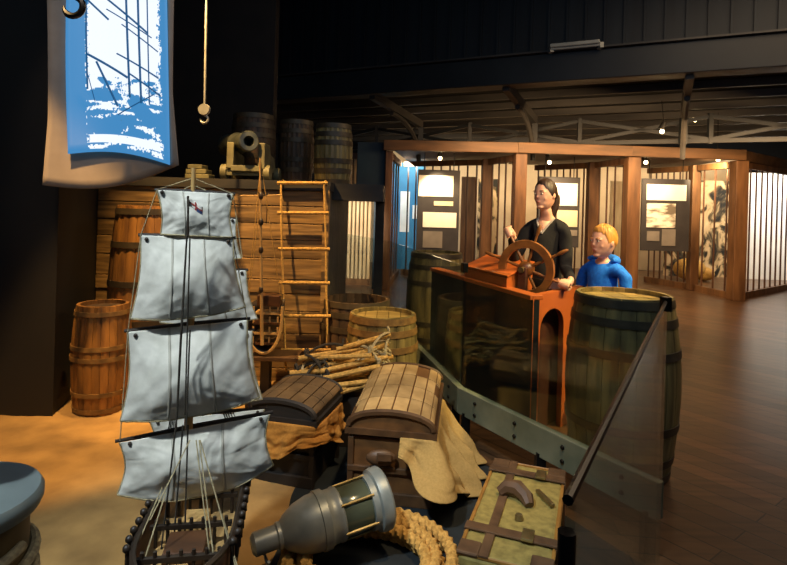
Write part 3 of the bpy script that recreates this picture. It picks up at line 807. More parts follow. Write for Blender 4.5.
# crate under ladder bundle
t = thing('low_crate', 'dark plank crate under the rolled rope ladder', 'crate', (-.385, 3.58, .012))
b = MB()
for i in range(3): b.box((-.385, 3.435, .06+.095*i), (.46, .02, .09)); b.box((-.385, 3.735, .06+.095*i), (.46, .02, .09))
for i in range(3): b.box((-.605, 3.585, .06+.095*i), (.02, .28, .09)); b.box((-.165, 3.585, .06+.095*i), (.02, .28, .09))
b.build('boards', 'chest_dark', t)
MB().box((-.385, 3.585, .305), (.46, .32, .02)).build('lid', 'chest_dark', t)
t = thing('rolled_rope_ladder', 'heaped rope ladder with many wooden rungs beside the slatted trunk', 'ladder', (-.3, 3.52, .317))
random.seed(5)
rr = []
for i in range(36):
    lay = i//8; k = i % 8
    an = radians(random.uniform(4, 24)+(random.choice([0, 0, 0, -22, 24])))
    c = V(-.30+random.uniform(-.10, .14), 3.39+.045*k+random.uniform(-.015, .015), .350+.062*lay+.03*(k % 2)+.012*sin(k)-.01*abs(k-3)*lay)
    hl = random.uniform(.17, .23); tz = radians(random.uniform(2, 14))
    d = V(cos(an)*cos(tz), sin(an)*.9, sin(tz))*hl
    if c.z-abs(d.z) < .332: c.z = .332+abs(d.z)
    MB().tube([c-d, c+d], .0155, 8).build('rung', 'rope_gold', t, smooth=True); rr.append((c, d))
for s in (-1, 1):
    for h in range(2):
        P = []
        for i, (c, d) in enumerate(rr[h::2]):
            e = c+d*s*.86; P += [e+V(.015, 0, .02), e+V(.01*s, .02, -.012) + V(random.uniform(-.03, .03), random.uniform(-.02, .02), random.uniform(0, .05))]
        b = MB(); Q = []
        for i in range(len(P)-1):
            for q in range(4):
                w = q/4; a, c = P[i], P[i+1]; Q.append(a.lerp(c, w)+V(0, 0, .03*sin(w*pi)))
        for q in Q: q.z = max(q.z, .328)
        b.tube(Q, .0085, 6); b.build('side_rope', 'rope_dark' if s < 0 else 'rope', t, smooth=True)
for k in range(6):
    c = V(-.47+random.uniform(-.06, .1), 3.40+random.uniform(0, .12), .36+.04*k*.5); r = random.uniform(.04, .075)
    th = random.uniform(0, 3)
    P = [c+V(r*cos(a)*cos(th), r*.5*sin(a)-.01, r*.8*sin(a)*.9+r*.3) for a in [2*pi*i/16 for i in range(16)]]
    for q in P: q.z = max(q.z, .328)
    MB().tube(P, .008, 6, closed=True).build('rope_loop', 'rope', t, smooth=True)

# ---------- suitcase ----------
zS = .25
TL, TR, BL = G(495.7, 459.5, zS), G(559.5, 481, zS), G(458, 551, zS)
ex = (TR-TL); ey = (BL-TL); Wd = ex.length; Ln = ey.length; ey.normalize(); ex = ex-ey*ex.dot(ey); ex.normalize()
rzS = atan2(ex.y, ex.x); cS = TL+ex*Wd/2+ey*Ln/2
t = thing('suitcase', 'olive canvas suitcase with leather straps on the dark floor by the glass', 'suitcase', (cS.x, cS.y, .014), rzS)
# local: x across (Wd), y from near (-Ln/2) to far (+Ln/2)
zz = zS-.014
MB().box((0, 0, zz*.36), (Wd, Ln, zz*.72)).build('body', 'suitcase', t, bevel=.02, world=False)
MB().box((0, 0, zz*.86), (Wd+.006, Ln+.006, zz*.26)).build('lid', 'suitcase', t, bevel=.02, world=False)
b = MB()
for z in (zz*.70, zz*.76, .02, zz*.98): b.tube([V(-Wd/2, -Ln/2, z), V(Wd/2, -Ln/2, z), V(Wd/2, Ln/2, z), V(-Wd/2, Ln/2, z)], .008, 6, closed=True)
b.build('edge_piping', 'suitcase_edge', t, world=False)
MB().box((-Wd*.22, 0, zz+.004), (.035, Ln+.012, .006)).build('spine_band', 'leather', t, world=False)
for y in (-Ln*.29, Ln*.36):
    b = MB(); b.box((0, y, zz+.009), (Wd+.02, .05, .008)); b.box((Wd/2+.008, y, zz*.55), (.008, .05, zz*.9)); b.box((-Wd/2-.008, y, zz*.55), (.008, .05, zz*.9))
    so_ = b.build('strap', 'leather', t, bevel=.002, world=False)
    b = MB(); b.box((Wd*.2, y, zz+.018), (.045, .075, .012)); b.build('buckle', 'brass', so_, bevel=.003, world=False)
for x in (-1, 1):
    for y in (-1, 1):
        MB().box((x*(Wd/2-.033), y*(Ln/2-.035), zz+.001), (.08, .085, .014)).build('corner_cap', 'leather', t, bevel=.006, world=False)
b = MB(); b.tube([V(.0-.09, .06, zz+.012), V(-.06, .075, zz+.035), V(-.01, .065, zz+.042), V(.03, .03, zz+.03), V(.045, .0, zz+.012)], [.022, .032, .034, .03, .02], 8)
b.build('handle', 'leather', t, smooth=True, world=False)
MB().box((.10, .09, zz+.012), (.02, .13, .016), Matrix.Rotation(radians(35), 3, 'Z')).build('hasp', 'brass', t, bevel=.004, world=False)
MB().lathe([(0, .02), (.014, .02), (.018, 0), (0, 0)], 12, Matrix.Translation((.015, -.10, zz))).build('lock', 'brass', t, smooth=30, world=False)

# ---------- rope coil + lantern ----------
t = thing('rope_coil', 'thick golden hemp rope coiled on the floor under the lantern', 'rope', (-.1, 2.17, .014))
P = []; n = 1500
for i in range(n):
    u = i/(n-1); an = u*2*pi*5.2+.4; r = .36-.05*((u*5.2) % 2.6)+.012*sin(an*1.7)
    z = .014+.026+.006*sin(an*.9+1) + .05*min(1, max(0, (u*5.2-2.5)*2.5))
    P.append(V(-.07+r*cos(an)*1.0, 2.27+r*sin(an)*.92, z))
MB().tube(P, .024, 12, twist=48, strands=3, amp=.2).build('coil', 'rope_gold', t, smooth=True)
A1, A0 = V(-.51, 2.16, .17), V(-.005, 2.40, .25)
dv = (A0-A1); LL = dv.length; T = Matrix.Translation(A1) @ dv.to_track_quat('Z', 'Y').to_matrix().to_4x4()
t = thing('ship_lantern', 'big grey metal ship lantern lying on its side on the rope', 'lantern', (-.26, 2.3, .06))
def lp(pr): return [(r*.88, z*LL) for r, z in pr]
MB().lathe(lp([(0, .0), (.035, .0), (.05, .02), (.05, .17), (.058, .18), (.058, .2), (.05, .21)]), 28, T).build('chimney', 'lantern', t, smooth=35)
MB().lathe(lp([(.05, .2), (.075, .24), (.105, .32), (.122, .42), (.124, .47), (.12, .48)]), 32, T).build('shoulder', 'lantern', t, smooth=35)
MB().lathe(lp([(.12, .47), (.13, .475), (.13, .53), (.122, .54), (.118, .56), (.118, .60), (.122, .61), (.122, .63), (.115, .64), (.112, .64), (.112, .48)]), 36, T).build('collar_band', 'lantern', t, smooth=35)
MB().lathe(lp([(.108, .62), (.114, .64), (.116, .74), (.114, .84), (.108, .86)]), 36, T).build('globe', 'lens', t, smooth=35)
MB().lathe(lp([(.10, .85), (.125, .855), (.125, .90), (.14, .91), (.145, .94), (.145, .985), (.138, 1.0), (0, 1.0)]), 36, T).build('base_ring', 'lantern', t, smooth=35)
for k in range(6):
    an = 2*pi*k/6+.3
    MB().tube([T @ V(.107*cos(an), .107*sin(an), .62*LL), T @ V(.109*cos(an), .109*sin(an), .87*LL)], .006, 6).build('guard_rod', 'brass', t, smooth=True)
MB().tube([T @ V(.05*cos(a)*1.0, .05*sin(a)-.04, (.09)*LL) for a in [radians(k) for k in range(200, 341, 14)]], .006, 6).build('carry_loop', 'lantern', t, smooth=True)

# ---------- bottom-left drum ----------
dc = V(-.98, 1.27, 0)
t = thing('drum_bollard', 'grey topped drum wound with rope at the bottom left corner', 'drum', (dc.x, dc.y, .014))
T = Matrix.Translation((dc.x, dc.y, 0))
MB().lathe([(0, .014), (.15, .014), (.15, .78), (0, .78)], 40, T).build('body', 'drumbody', t, smooth=35)
MB().lathe([(0, .77), (.172, .77), (.178, .785), (.178, .80), (.17, .812), (.05, .82), (0, .82)], 48, T).build('lid', 'drumtop', t, smooth=35)
P = []
for i in range(160):
    u = i/159; an = u*2*pi*5; P.append(V(dc.x+.162*cos(an), dc.y+.162*sin(an), .42+.26*u+.03*sin(an+1)))
MB().tube(P, .012, 8).build('rope_wrap', 'rope', t, smooth=True)
MB().lathe([(0, .81), (.03, .81), (.03, 1.0), (.05, 1.02), (.068, 1.06), (.05, 1.10), (0, 1.11)], 24, T).build('knob_post', 'yard', t, smooth=35)

# ---------- glass barrier ----------
ZT, ZS0, ZS1 = 1.127, .20, .36
def pane(name, label, p, q, z0, z1, shoe=True, gapa=.02, gapb=.02, cap=False):
    d = (q-p).normalized(); nn = V(d.y, -d.x, 0); L = (q-p).length
    t = thing(name, label, 'glass barrier', (p.x, p.y, 0.0), 0, 'glass barrier panes')
    MB().beam(p+d*gapa+V(0, 0, (z0+z1)/2), q-d*gapb+V(0, 0, (z0+z1)/2), .012, z1-z0).build('glass_pane', 'glass', t)
    if shoe:
        MB().beam(p+V(0, 0, (ZS0+ZS1)/2), q+V(0, 0, (ZS0+ZS1)/2), .045, ZS1-ZS0).build('base_channel', 'steel', t, bevel=.004)
        nb = max(2, int(L/.33))
        for i in range(nb):
            for z in (.245, .315):
                c = p+d*(L*(i+.5)/nb); s = -1 if (V(-.2, 1, 0)-c).dot(nn) < 0 else 1
                c2_ = V(c.x, c.y, z)+nn*s*.026
                MB().lathe([(0, .008), (.009, .008), (.012, 0), (0, 0)], 10, Matrix.Translation(c2_) @ (nn*s).to_track_quat('Z', 'Y').to_matrix().to_4x4()).build('bolt', 'bolt', t)
        for s in (.04, .5, .96):
            c = p+d*(L*s); MB().box((c.x, c.y, .11), (.05, .05, .22)).build('foot', 'blackmetal', t)
    return t
def clamp(p, t):
    MB().box((p.x, p.y, ZT-.01), (.035, .035, .06), Matrix.Rotation(.4, 3, 'Z')).build('clamp', 'blackmetal', t, bevel=.003)
t = pane('glass_panel', 'glass barrier pane on a grey bolted channel before the orange helm station', C, J, .3, ZT); clamp(J, t)
t = pane('glass_panel', 'glass barrier pane running back past the barrels beyond the first clamp', J, K, .3, ZT)
t = pane('glass_panel', 'far glass barrier pane below the dark shelf near the pale slats', K, K2, .02, ZT, shoe=False)
dd = (E2-C).normalized()
t = pane('glass_panel', 'nearest glass barrier pane with a black slanting top rail on the right', C, E2, .05, ZT, shoe=False); clamp(C+dd*.02, t)
MB().tube([C+dd*.03+V(0, 0, ZT), E2+V(0, 0, ZT)], .0075, 8).build('top_rail', 'blackmetal', t, smooth=True)
MB().tube([E2+V(0, 0, .014), E2+V(0, 0, ZT-.04)], .012, 10).build('end_post', 'blackmetal', t, smooth=True)

# ---------- helm station ----------
ZH = .95
Hn = G(533, 296, ZH); Hl = G(429, 267, ZH); Hr = G(577, 287, ZH)
u_ = (Hl-Hn); u_.z = 0; u_.normalize(); w_ = (Hr-Hn); w_.z = 0; wl = w_.length; w_.normalize(); u_.z = 0
Hn.z = 0; Hl2 = Hn+u_*1.55; ub = V(u_.y, -u_.x, 0)
t = thing('helm_station', 'orange helm station with dark front panel and slanted instrument box', 'helm station', (Hn.x, Hn.y, 0))
th = .05
MB().prism([(Hn.x, Hn.y), (Hl2.x, Hl2.y), ((Hl2+ub*th).x, (Hl2+ub*th).y), ((Hn+ub*th).x, (Hn+ub*th).y)], .0, ZH-.03).build('front_panel', 'helm_dark', t)
Hr2 = Hn+w_*(wl+.15); nb_ = u_*th
# end panel with an arched recess
def endpanel():
    b = MB(); L = wl+.15; cxx, r = .27, .17; hA = .84
    n = 14
    outer = [(0.002, 0), (0.002, ZH), (L, ZH), (L, 0), (cxx+r, 0)]
    arc = [(cxx+r*cos(pi*i/n), hA-r*.75+.75*r*sin(pi*i/n)) for i in range(n+1)]
    poly = outer+arc+[(cxx-r, 0)]
    k = len(poly); P = [Hn+w_*x+V(0, 0, z)-Vector((0, 0, 0)) for x, z in poly]
    P = [V(p.x, p.y, z) for p, (x, z) in zip(P, poly)]
    vs = [p-u_*.004 for p in P]+[p+u_*th for p in P]
    b.add(vs, [tuple(range(k)), tuple(range(k, 2*k))]+[(i, (i+1) % k, k+(i+1) % k, k+i) for i in range(k)])
    return b
endpanel().build('end_panel', 'helm', t)
q = Hn+w_*.29+u_*.10
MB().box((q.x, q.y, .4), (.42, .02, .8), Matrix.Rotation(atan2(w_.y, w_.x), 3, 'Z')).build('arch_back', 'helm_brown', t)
b = MB(); b.beam(Hn+ub*.03+V(0, 0, ZH-.012), Hl2+ub*.03+V(0, 0, ZH-.012), .10, .03); b.build('cap_rail', 'helm', t, bevel=.005)
# instrument box
i0 = G(497, 290, ZH); s0 = (i0-Hn).dot(u_); s0 = .33
bA = Hn+u_*s0+w_*.02; bB = bA+w_*.36; bC = bB+u_*.62; bD = bA+u_*.62
zf, zk = ZH+.07, ZH+.145
b = MB(); vs = [V(p.x, p.y, ZH-.35) for p in (bA, bB, bC, bD)]+[V(bA.x, bA.y, zf), V(bB.x, bB.y, zk), V(bC.x, bC.y, zk), V(bD.x, bD.y, zf)]
b.add(vs, [(0, 1, 2, 3), (4, 5, 6, 7), (0, 1, 5, 4), (1, 2, 6, 5), (2, 3, 7, 6), (3, 0, 4, 7)])
ib = b.build('instrument_box', 'helm', t, bevel=.004)
b = MB(); o_ = V(0, 0, .006); lv = [v.copy() for v in vs[4:]]; cc = sum(lv, V(0, 0, 0))/4
b.add([cc+(v-cc)*1.05+o_ for v in lv]+[cc+(v-cc)*1.05+o_*3 for v in lv], [(0, 1, 2, 3), (4, 5, 6, 7), (0, 1, 5, 4), (1, 2, 6, 5), (2, 3, 7, 6), (3, 0, 4, 7)])
b.build('lid', 'helm', ib, bevel=.002)
b = MB(); q = (bA+bC)/2; b.box((q.x, q.y, (ZH-.35)/2), (.2, .3, ZH-.35)); b.build('pedestal', 'helm_dark', t)

# ---------- ship's wheel ----------
WC = W(526, 269, 3.98); wn = V(-.57, -.82, 0).normalized(); wh = V(.82, -.57, 0).normalized(); wz = V(0, 0, 1)
t = thing('ships_wheel', 'wooden ship steering wheel with turned handles behind the instrument box', 'wheel', (WC.x, WC.y, 0))
def wp(r, an, o=0): return WC+wh*(r*cos(an))+wz*(r*sin(an))+wn*o
RW = .180
b = MB(); n = 48; prof = [(RW-.028, -.018), (RW+.024, -.018), (RW+.028, 0), (RW+.024, .018), (RW-.028, .018), (RW-.031, 0)]
vs = []
for k in range(n):
    for r, o in prof: vs.append(wp(r, 2*pi*k/n, o))
b.add(vs, [(k*6+i, ((k+1) % n)*6+i, ((k+1) % n)*6+(i+1) % 6, k*6+(i+1) % 6) for k in range(n) for i in range(6)])
b.build('rim', 'wheel', t, smooth=35)
b = MB()
T = Matrix.Translation(WC) @ wn.to_track_quat('Z', 'Y').to_matrix().to_4x4()
MB().lathe([(0, -.04), (.05, -.04), (.055, -.02), (.055, .02), (.04, .04), (.02, .05), (0, .05)], 24, T).build('hub', 'wheel', t, smooth=35)
A0W = radians(73)
for k in range(8):
    an = A0W+k*pi/4
    prof = [(.03, .010), (.10, .012), (.14, .009), (.20, .009), (.235, .010), (.25, .008), (.27, .013), (.30, .014), (.325, .011), (.335, .003)]
    MB().tube([wp(r, an) for r, _ in prof], [w for _, w in prof], 10).build('spoke', 'wheel', t, smooth=True)
MB().tube([WC-wn*.02, WC+wn*.10], .02, 12).build('axle', 'brass', t, smooth=True)
pd = WC+wn*.055
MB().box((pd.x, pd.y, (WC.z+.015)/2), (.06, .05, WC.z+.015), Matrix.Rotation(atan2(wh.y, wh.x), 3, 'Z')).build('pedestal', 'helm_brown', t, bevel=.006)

# ---------- people ----------
def skin_mesh(joints, edges, sub=2):
    me = bpy.data.meshes.new('tmp'); me.from_pydata([tuple(p) for p, r in joints], edges, [])
    o = bpy.data.objects.new('tmp', me); COL.objects.link(o)
    md = o.modifiers.new('s', 'SKIN'); md.use_smooth_shade = True
    sv = me.skin_vertices[0].data
    for i, (p, r) in enumerate(joints):
        sv[i].radius = r if isinstance(r, tuple) else (r, r); sv[i].use_root = (i == 0)
    m2 = o.modifiers.new('u', 'SUBSURF'); m2.levels = sub; m2.render_levels = sub
    dg = bpy.context.evaluated_depsgraph_get(); dg.update()
    ev = o.evaluated_get(dg); em = ev.to_mesh()
    vs = [v.co.copy() for v in em.vertices]; fs = [tuple(p.vertices) for p in em.polygons]
    ev.to_mesh_clear(); bpy.data.objects.remove(o); bpy.data.meshes.remove(me)
    return vs, fs
def remesh(mb, size, smooth_it=4):
    me = bpy.data.meshes.new('tmp'); me.from_pydata([tuple(v) for v in mb.v], [], mb.f)
    o = bpy.data.objects.new('tmp', me); COL.objects.link(o)
    md = o.modifiers.new('r', 'REMESH'); md.mode = 'VOXEL'; md.voxel_size = size
    ms = o.modifiers.new('s', 'SMOOTH'); ms.iterations = smooth_it; ms.factor = .5
    dg = bpy.context.evaluated_depsgraph_get(); dg.update()
    ev = o.evaluated_get(dg); em = ev.to_mesh()
    r = MB(); r.add([v.co.copy() for v in em.vertices], [tuple(p.vertices) for p in em.polygons])
    ev.to_mesh_clear(); bpy.data.objects.remove(o); bpy.data.meshes.remove(me)
    return r
def frame(fwd):
    fwd = Vector(fwd).normalized(); rt = V(-fwd.y, fwd.x, 0)*-1
    return fwd, rt, V(0, 0, 1)
def head(mb, c, fwd, s, tilt=0):
    # c = centre of skull, s = head height
    fw, rt, up = frame(fwd)
    def w(x, y, z): return Vector(c)+(rt*x+fw*y+up*z)*s
    vs, fs = [], []; n, m = 32, 24
    for i in range(m+1):
        t = pi*i/m
        for k in range(n):
            p = 2*pi*k/n
            sn = sin(t)**(.78 if t > pi/2 else 1); x, y, z = sn*cos(p), sn*sin(p), cos(t)
            wx = .325*(1-.30*max(0, -z)**1.5); wy = .41
            yy = y*wy
            if y > 0: yy *= (.93-.02*z)*(1+.02*max(0, -z))
            else: yy *= (1-.42*max(0, -z-.1))
            zz = z*.5
            if y > 0.2 and z < -.55: yy += .02
            vs.append(w(x*wx, yy, zz))
    for i in range(m):
        for k in range(n):
            l = (k+1) % n; fs.append((i*n+k, (i+1)*n+k, (i+1)*n+l, i*n+l))
    mb.add(vs, fs)
    R = Matrix((rt, fw, up)).transposed()
    mb.add(*ell(w(0, .395, -.085), (.032*s, .045*s, .045*s), R)); mb.add(*ell(w(0, .375, .0), (.024*s, .035*s, .10*s), R))
    mb.add(*ell(w(0, .352, -.245), (.085*s, .035*s, .022*s), R)); mb.add(*ell(w(0, .27, -.41), (.12*s, .075*s, .06*s), R))
    for sx in (-1, 1):
        mb.add(*ell(w(sx*.33, -.02, -.04), (.03*s, .06*s, .10*s), R))
        mb.add(*ell(w(sx*.17, .265, -.12), (.07*s, .045*s, .07*s), R)); mb.add(*ell(w(sx*.13, .335, .075), (.10*s, .04*s, .025*s), R))
    return w, R
def ell(c, r, R):
    b = MB(); b.ball(c, r, 14, R); return b.v, b.f
def face_parts(par, w, R, s, hairm):
    for sx in (-1, 1):
        b = MB(); b.ball(w(sx*.135, .345, .02), (.042*s, .03*s, .026*s), 12, R); e = b.build('eye', 'eyewhite', par, smooth=True)
        b = MB(); b.ball(w(sx*.135, .368, .02), (.019*s, .014*s, .021*s), 10, R); b.build('iris', 'iris', e, smooth=True)
        b = MB(); P = [w(sx*(.07+.15*i/6), .375-.03*(i/6)**2, .095+.018*sin(i/6*pi)) for i in range(7)]; b.tube(P, .009*s, 5); b.build('eyebrow', hairm, par, smooth=True)
    b = MB(); b.ball(w(0, .378, -.235), (.075*s, .02*s, .014*s), 12, R); b.ball(w(0, .376, -.262), (.062*s, .02*s, .015*s), 12, R); b.build('lips', 'lip', par, smooth=True)
def grip(mb, c, axis, away, wrist, s=1.0):
    # hand closed round a bar at c with direction axis; away = from bar towards the wrist side
    ax = Vector(axis).normalized(); aw = Vector(away); aw = (aw-ax*aw.dot(ax)).normalized(); sd = ax.cross(aw)
    pc = c+aw*.034*s
    R = Matrix((ax, sd, aw)).transposed()
    mb.ball(pc, (.042*s, .034*s, .016*s), 14, R)
    mb.tube([pc+aw*.004+sd*.0, pc.lerp(wrist, .5), wrist], [.024*s, .024*s, .025*s], 10)
    for i in range(4):
        o = (-.030+.020*i)*s; L = (250, 275, 265, 235)[i]
        P = []; rad = .025*s
        for k in range(9):
            an = radians(20+L*k/8*.86); P.append(c+ax*o+aw*cos(an)*rad*(1.25-.25*k/8)+sd*sin(an)*rad)
        mb.tube(P, [.0088*s]*7+[.0082*s, .006*s], 8)
    P = []
    for k in range(7):
        an = radians(-20-120*k/6); P.append(c+ax*(.040-.018*k/6)*s+aw*cos(an)*.028*s+sd*sin(an)*.027*s)
    mb.tube(P, [.011*s]*5+[.0095*s, .007*s], 8)
def relaxed(mb, wrist, down, fwd, side, s=1.0):
    dn, fw = Vector(down).normalized(), Vector(fwd).normalized(); sd = dn.cross(fw).normalized()
    pc = wrist+dn*.055*s; R = Matrix((sd, fw, dn)).transposed()
    mb.ball(pc, (.017*s, .038*s, .052*s), 14, R)
    for i in range(4):
        b0 = wrist+dn*.085*s+fw*(-.028+.019*i)*s; L = (.06, .072, .075, .066)[i]*s
        mb.tube([b0, b0+dn*L*.45+sd*side*.004*s, b0+dn*L*.8+sd*side*.014*s, b0+dn*L+sd*side*.024*s], [.0088*s, .0085*s, .008*s, .006*s], 8)
    b0 = wrist+dn*.03*s+fw*.03*s
    mb.tube([b0, b0+dn*.025*s+fw*.022*s, b0+dn*.055*s+fw*.026*s+sd*side*.008*s], [.011*s, .0105*s, .007*s], 8)

def person(label, base, fwd, H, headc, headf, hs, shw, handR, handL, topm, legm, hairm, kid=False):
    fw, rt, up = frame(fwd); B = Vector(base)
    def w(x, y, z): return B+rt*x+fw*y+up*z
    t = thing('person', label, 'person', base)
    k = H/1.7
    hip, wst, chs, shz = .52*H, .62*H, .74*H*(.97 if kid else 1), (.785 if kid else .815)*H
    nk = w(0, .005, (.825 if kid else .845)*H); hb = Vector(headc)-up*hs*.36
    body = MB()
    J = [(w(0, 0, hip), (.118*k, .085*k)), (w(0, 0, wst), (.095*k, .068*k)), (w(0, .0, chs), (.09*k, .07*k)), (w(0, -.01, shz), (.08*k, .06*k)), (nk, .046*k), (hb, .046*k)]
    E = [(0, 1), (1, 2), (2, 3), (3, 4), (4, 5)]
    def add(p, r, prev): J.append((p, r)); E.append((prev, len(J)-1)); return len(J)-1
    arms = []
    for sx, hand in ((1, handR), (-1, handL)):
        s0 = add(w(sx*shw*.55, -.005, shz-.005), .045*k, 3); s1 = add(w(sx*shw, -.01, shz-.035*k), .042*k, s0)
        sp = J[s1][0]; wr = hand['wrist']; 
        d = wr-sp; L = d.length; ua, fa = .29*k, .26*k
        if L > ua+fa-.005: ua = fa = L/2+.004
        m = (ua*ua-fa*fa+L*L)/(2*L); hgt = sqrt(max(0, ua*ua-m*m)); dn = hand.get('pole', V(0, 0, -1)); dn = dn-d.normalized()*dn.dot(d.normalized()); dn.normalize()
        el = sp+d.normalized()*m+dn*hgt
        e0 = add(sp.lerp(el, .5), .037*k, s1); e1 = add(el, .032*k, e0); e2 = add(el.lerp(wr, .45), .029*k, e1); e3 = add(wr, .026*k, e2)
        arms.append((sp, el, wr))
        hand['fn'](body)
    for sx in (1, -1):
        l0 = add(w(sx*.09*k, 0, hip-.06*k), .088*k, 0); l1 = add(w(sx*.095*k, .01, .40*H), .074*k, l0); l2 = add(w(sx*.095*k, .012, .28*H), .056*k, l1)
        l3 = add(w(sx*.098*k, -.01, .19*H), .052*k, l2); l4 = add(w(sx*.1*k, -.01, .055*H), .036*k, l3)
        l5 = add(w(sx*.105*k, .05*k, .03), .034*k, l4); add(w(sx*.115*k, .13*k, .024), .026*k, l5)
    body.add(*skin_mesh(J, E))
    wf, R = head(body, headc, headf, hs)
    bo = remesh(body, .0065 if not kid else .006, 3).build('body', 'skin', t, smooth=True)
    bo_ = bo
    face_parts(t, wf, R, hs, hairm)
    # garments
    top = [(J[0][0]-up*.03, (.150*k, .118*k)), (J[1][0], (.132*k, .102*k)), (J[2][0], (.145*k, .115*k)), (J[3][0]-up*.004, (.115*k, .088*k)), (nk-up*.012, (.066*k, .064*k))]
    te = [(0, 1), (1, 2), (2, 3), (3, 4)]
    for sx, (sp, el, wr) in zip((1, -1), arms):
        i = len(top); top += [(w(sx*shw*.55, -.005, shz-.003), .074*k), (sp, .062*k), (sp.lerp(el, .5), .053*k), (el, .048*k), (el.lerp(wr, .5), .044*k), (el.lerp(wr, .93), .040*k)]
        te += [(3, i), (i, i+1), (i+1, i+2), (i+2, i+3), (i+3, i+4), (i+4, i+5)]
    tb = MB(); tb.add(*skin_mesh(top, te))
    for i in range(len(tb.v)):
        p = tb.v[i]; tb.v[i] = p+V(noise.noise(p*14), noise.noise(p*14+V(5, 0, 0)), noise.noise(p*14+V(0, 9, 0)))*.010
    go = tb.build('hoodie' if kid else 'sweater', topm, t, smooth=True, sub=1)
    lg = [(w(0, 0, hip+.05*k), (.14*k, .108*k)), (w(0, 0, hip-.0), (.145*k, .112*k))]; le = [(0, 1)]
    for sx in (1, -1):
        i = len(lg); lg += [(w(sx*.09*k, 0, hip-.08*k), .098*k), (w(sx*.095*k, .01, .40*H), .084*k), (w(sx*.095*k, .012, .28*H), .066*k), (w(sx*.098*k, -.008, .19*H), .062*k), (w(sx*.1*k, -.01, .06*H), .054*k)]
        le += [(1, i), (i, i+1), (i+1, i+2), (i+2, i+3), (i+3, i+4)]
    MB().add(*skin_mesh(lg, le)).build('trousers', legm, t, smooth=True)
    for sx in (1, -1):
        b = MB(); b.add(*skin_mesh([(w(sx*.1*k, -.03*k, .05), (.045*k, .05*k)), (w(sx*.105*k, .06*k, .042), (.044*k, .040*k)), (w(sx*.115*k, .15*k, .034), (.038*k, .03*k))], [(0, 1), (1, 2)]))
        for v in b.v: v.z = max(v.z, .002)
        b.build('shoe', 'shoe', t, smooth=True)
    return t, wf, R, w, nk, go, tb
# woman
Wb = V(1.17, 4.27, 0); wf_ = V(-.57, -.82, 0)
anR, anL = A0W+pi/4, A0W-pi/2
hR, hL = wp(.29, anR), wp(.29, anL)
def mk(c, an, wr, away, s=1.0):
    axv = (wh*cos(an)+wz*sin(an))
    return lambda mb: grip(mb, c, axv, away, wr, s)
aR = (-wn*1.0+wz*-.15-wh*.15).normalized(); aL = (-wn*1.0+wz*.25+wh*.25).normalized()
wrR, wrL = hR+aR*.085+V(.01, 0, -.01), hL+aL*.085
hc_ = W(545.5, 194.5, 4.22)
t, wf, R, wl_, nk, go, tb = person('young woman in a black sweater steering the wooden wheel', Wb, wf_, 1.70, hc_, V(-.80, -.60, 0), .236, .142,
    {'wrist': wrR, 'fn': mk(hR, anR, wrR, aR), 'pole': V(-.1, .3, -1)}, {'wrist': wrL, 'fn': mk(hL, anL, wrL, aL), 'pole': V(.1, .5, -1)}, 'knit', 'trouser', 'hair_dark')
def haircap(wf, s, tab, thick, mat, par, seed=0, name='hair'):
    b = MB()
    def fn(u, v):
        p = 2*pi*u; ph = math.degrees(math.acos(max(-1, min(1, sin(p)))))
        for (a0, l0), (a1, l1) in zip(tab[:-1], tab[1:]):
            if a0 <= ph <= a1+1e-6: lim = l0+(l1-l0)*(ph-a0)/(a1-a0); break
        lim += 3.5*noise.noise(V(cos(p)*6, sin(p)*6, seed))
        tt = v*radians(lim)
        sn = sin(tt)**(.85 if tt > pi/2 else 1)
        x, yy, z = sn*cos(p), sn*sin(p), cos(tt)
        wx = .325*(1-.30*max(0, -z)**1.5); wy = .41
        yo = yy*wy*(.93-.02*z if yy > 0 else (1-.42*max(0, -z-.1)))
        st = .5*noise.noise(V(p*8+seed, v*1.8, 1))+.5*noise.noise(V(p*24+seed, v*2.4, 5))
        k = 1+thick*(1+.7*st)*(1-max(0, (v-.6)/.4)**2)+.02
        return wf(x*wx*k, yo*k, z*.5*(1+(k-1)*(.6 if z > .8 else 1)))
    b.grid(fn, 120, 30)
    return b.build(name, mat, par, smooth=True)
haircap(wf, .236, [(0, 50), (30, 56), (55, 74), (75, 94), (100, 104), (130, 120), (180, 126)], .06, 'hair_dark', t)
b = MB(); b.ball(wf(0, -.46, .0), (.03, .03, .03), 10)
P = [wf(0, -.42, .02), wf(0, -.52, -.06), wf(.02, -.54, -.25), wf(.03, -.50, -.45), wf(.03, -.44, -.66), wf(.03, -.42, -.8)]
b.tube(P, [.022, .034, .036, .032, .022, .006], 10); b.build('ponytail', 'hair_dark', t, smooth=True)
bv = BVHTree.FromPolygons(tb.v, tb.f)
def onshirt(x, z, y0=.5):
    o = wl_(x, y0, z); h = bv.ray_cast(o, -wf_.normalized()); return (h[0] if h[0] is not None else wl_(x, .1, z))+wf_.normalized()*.004
b = MB(); vs = []
for i in range(7):
    s = i/6
    for x in (-1, 1):
        vs.append(onshirt(x*.058*(1-s)+0.0, 1.425-.105*s)+wf_.normalized()*.002)
b.add(vs, [(2*i, 2*i+1, 2*i+3, 2*i+2) for i in range(6)]); b.build('neck_opening', 'skin', t, smooth=True, solid=.002)
for x in (-1, 1): MB().tube([onshirt(x*.062*(1-i/6), 1.43-.11*i/6) for i in range(7)], .008, 6).build('collar_edge', 'collar', t, smooth=True)
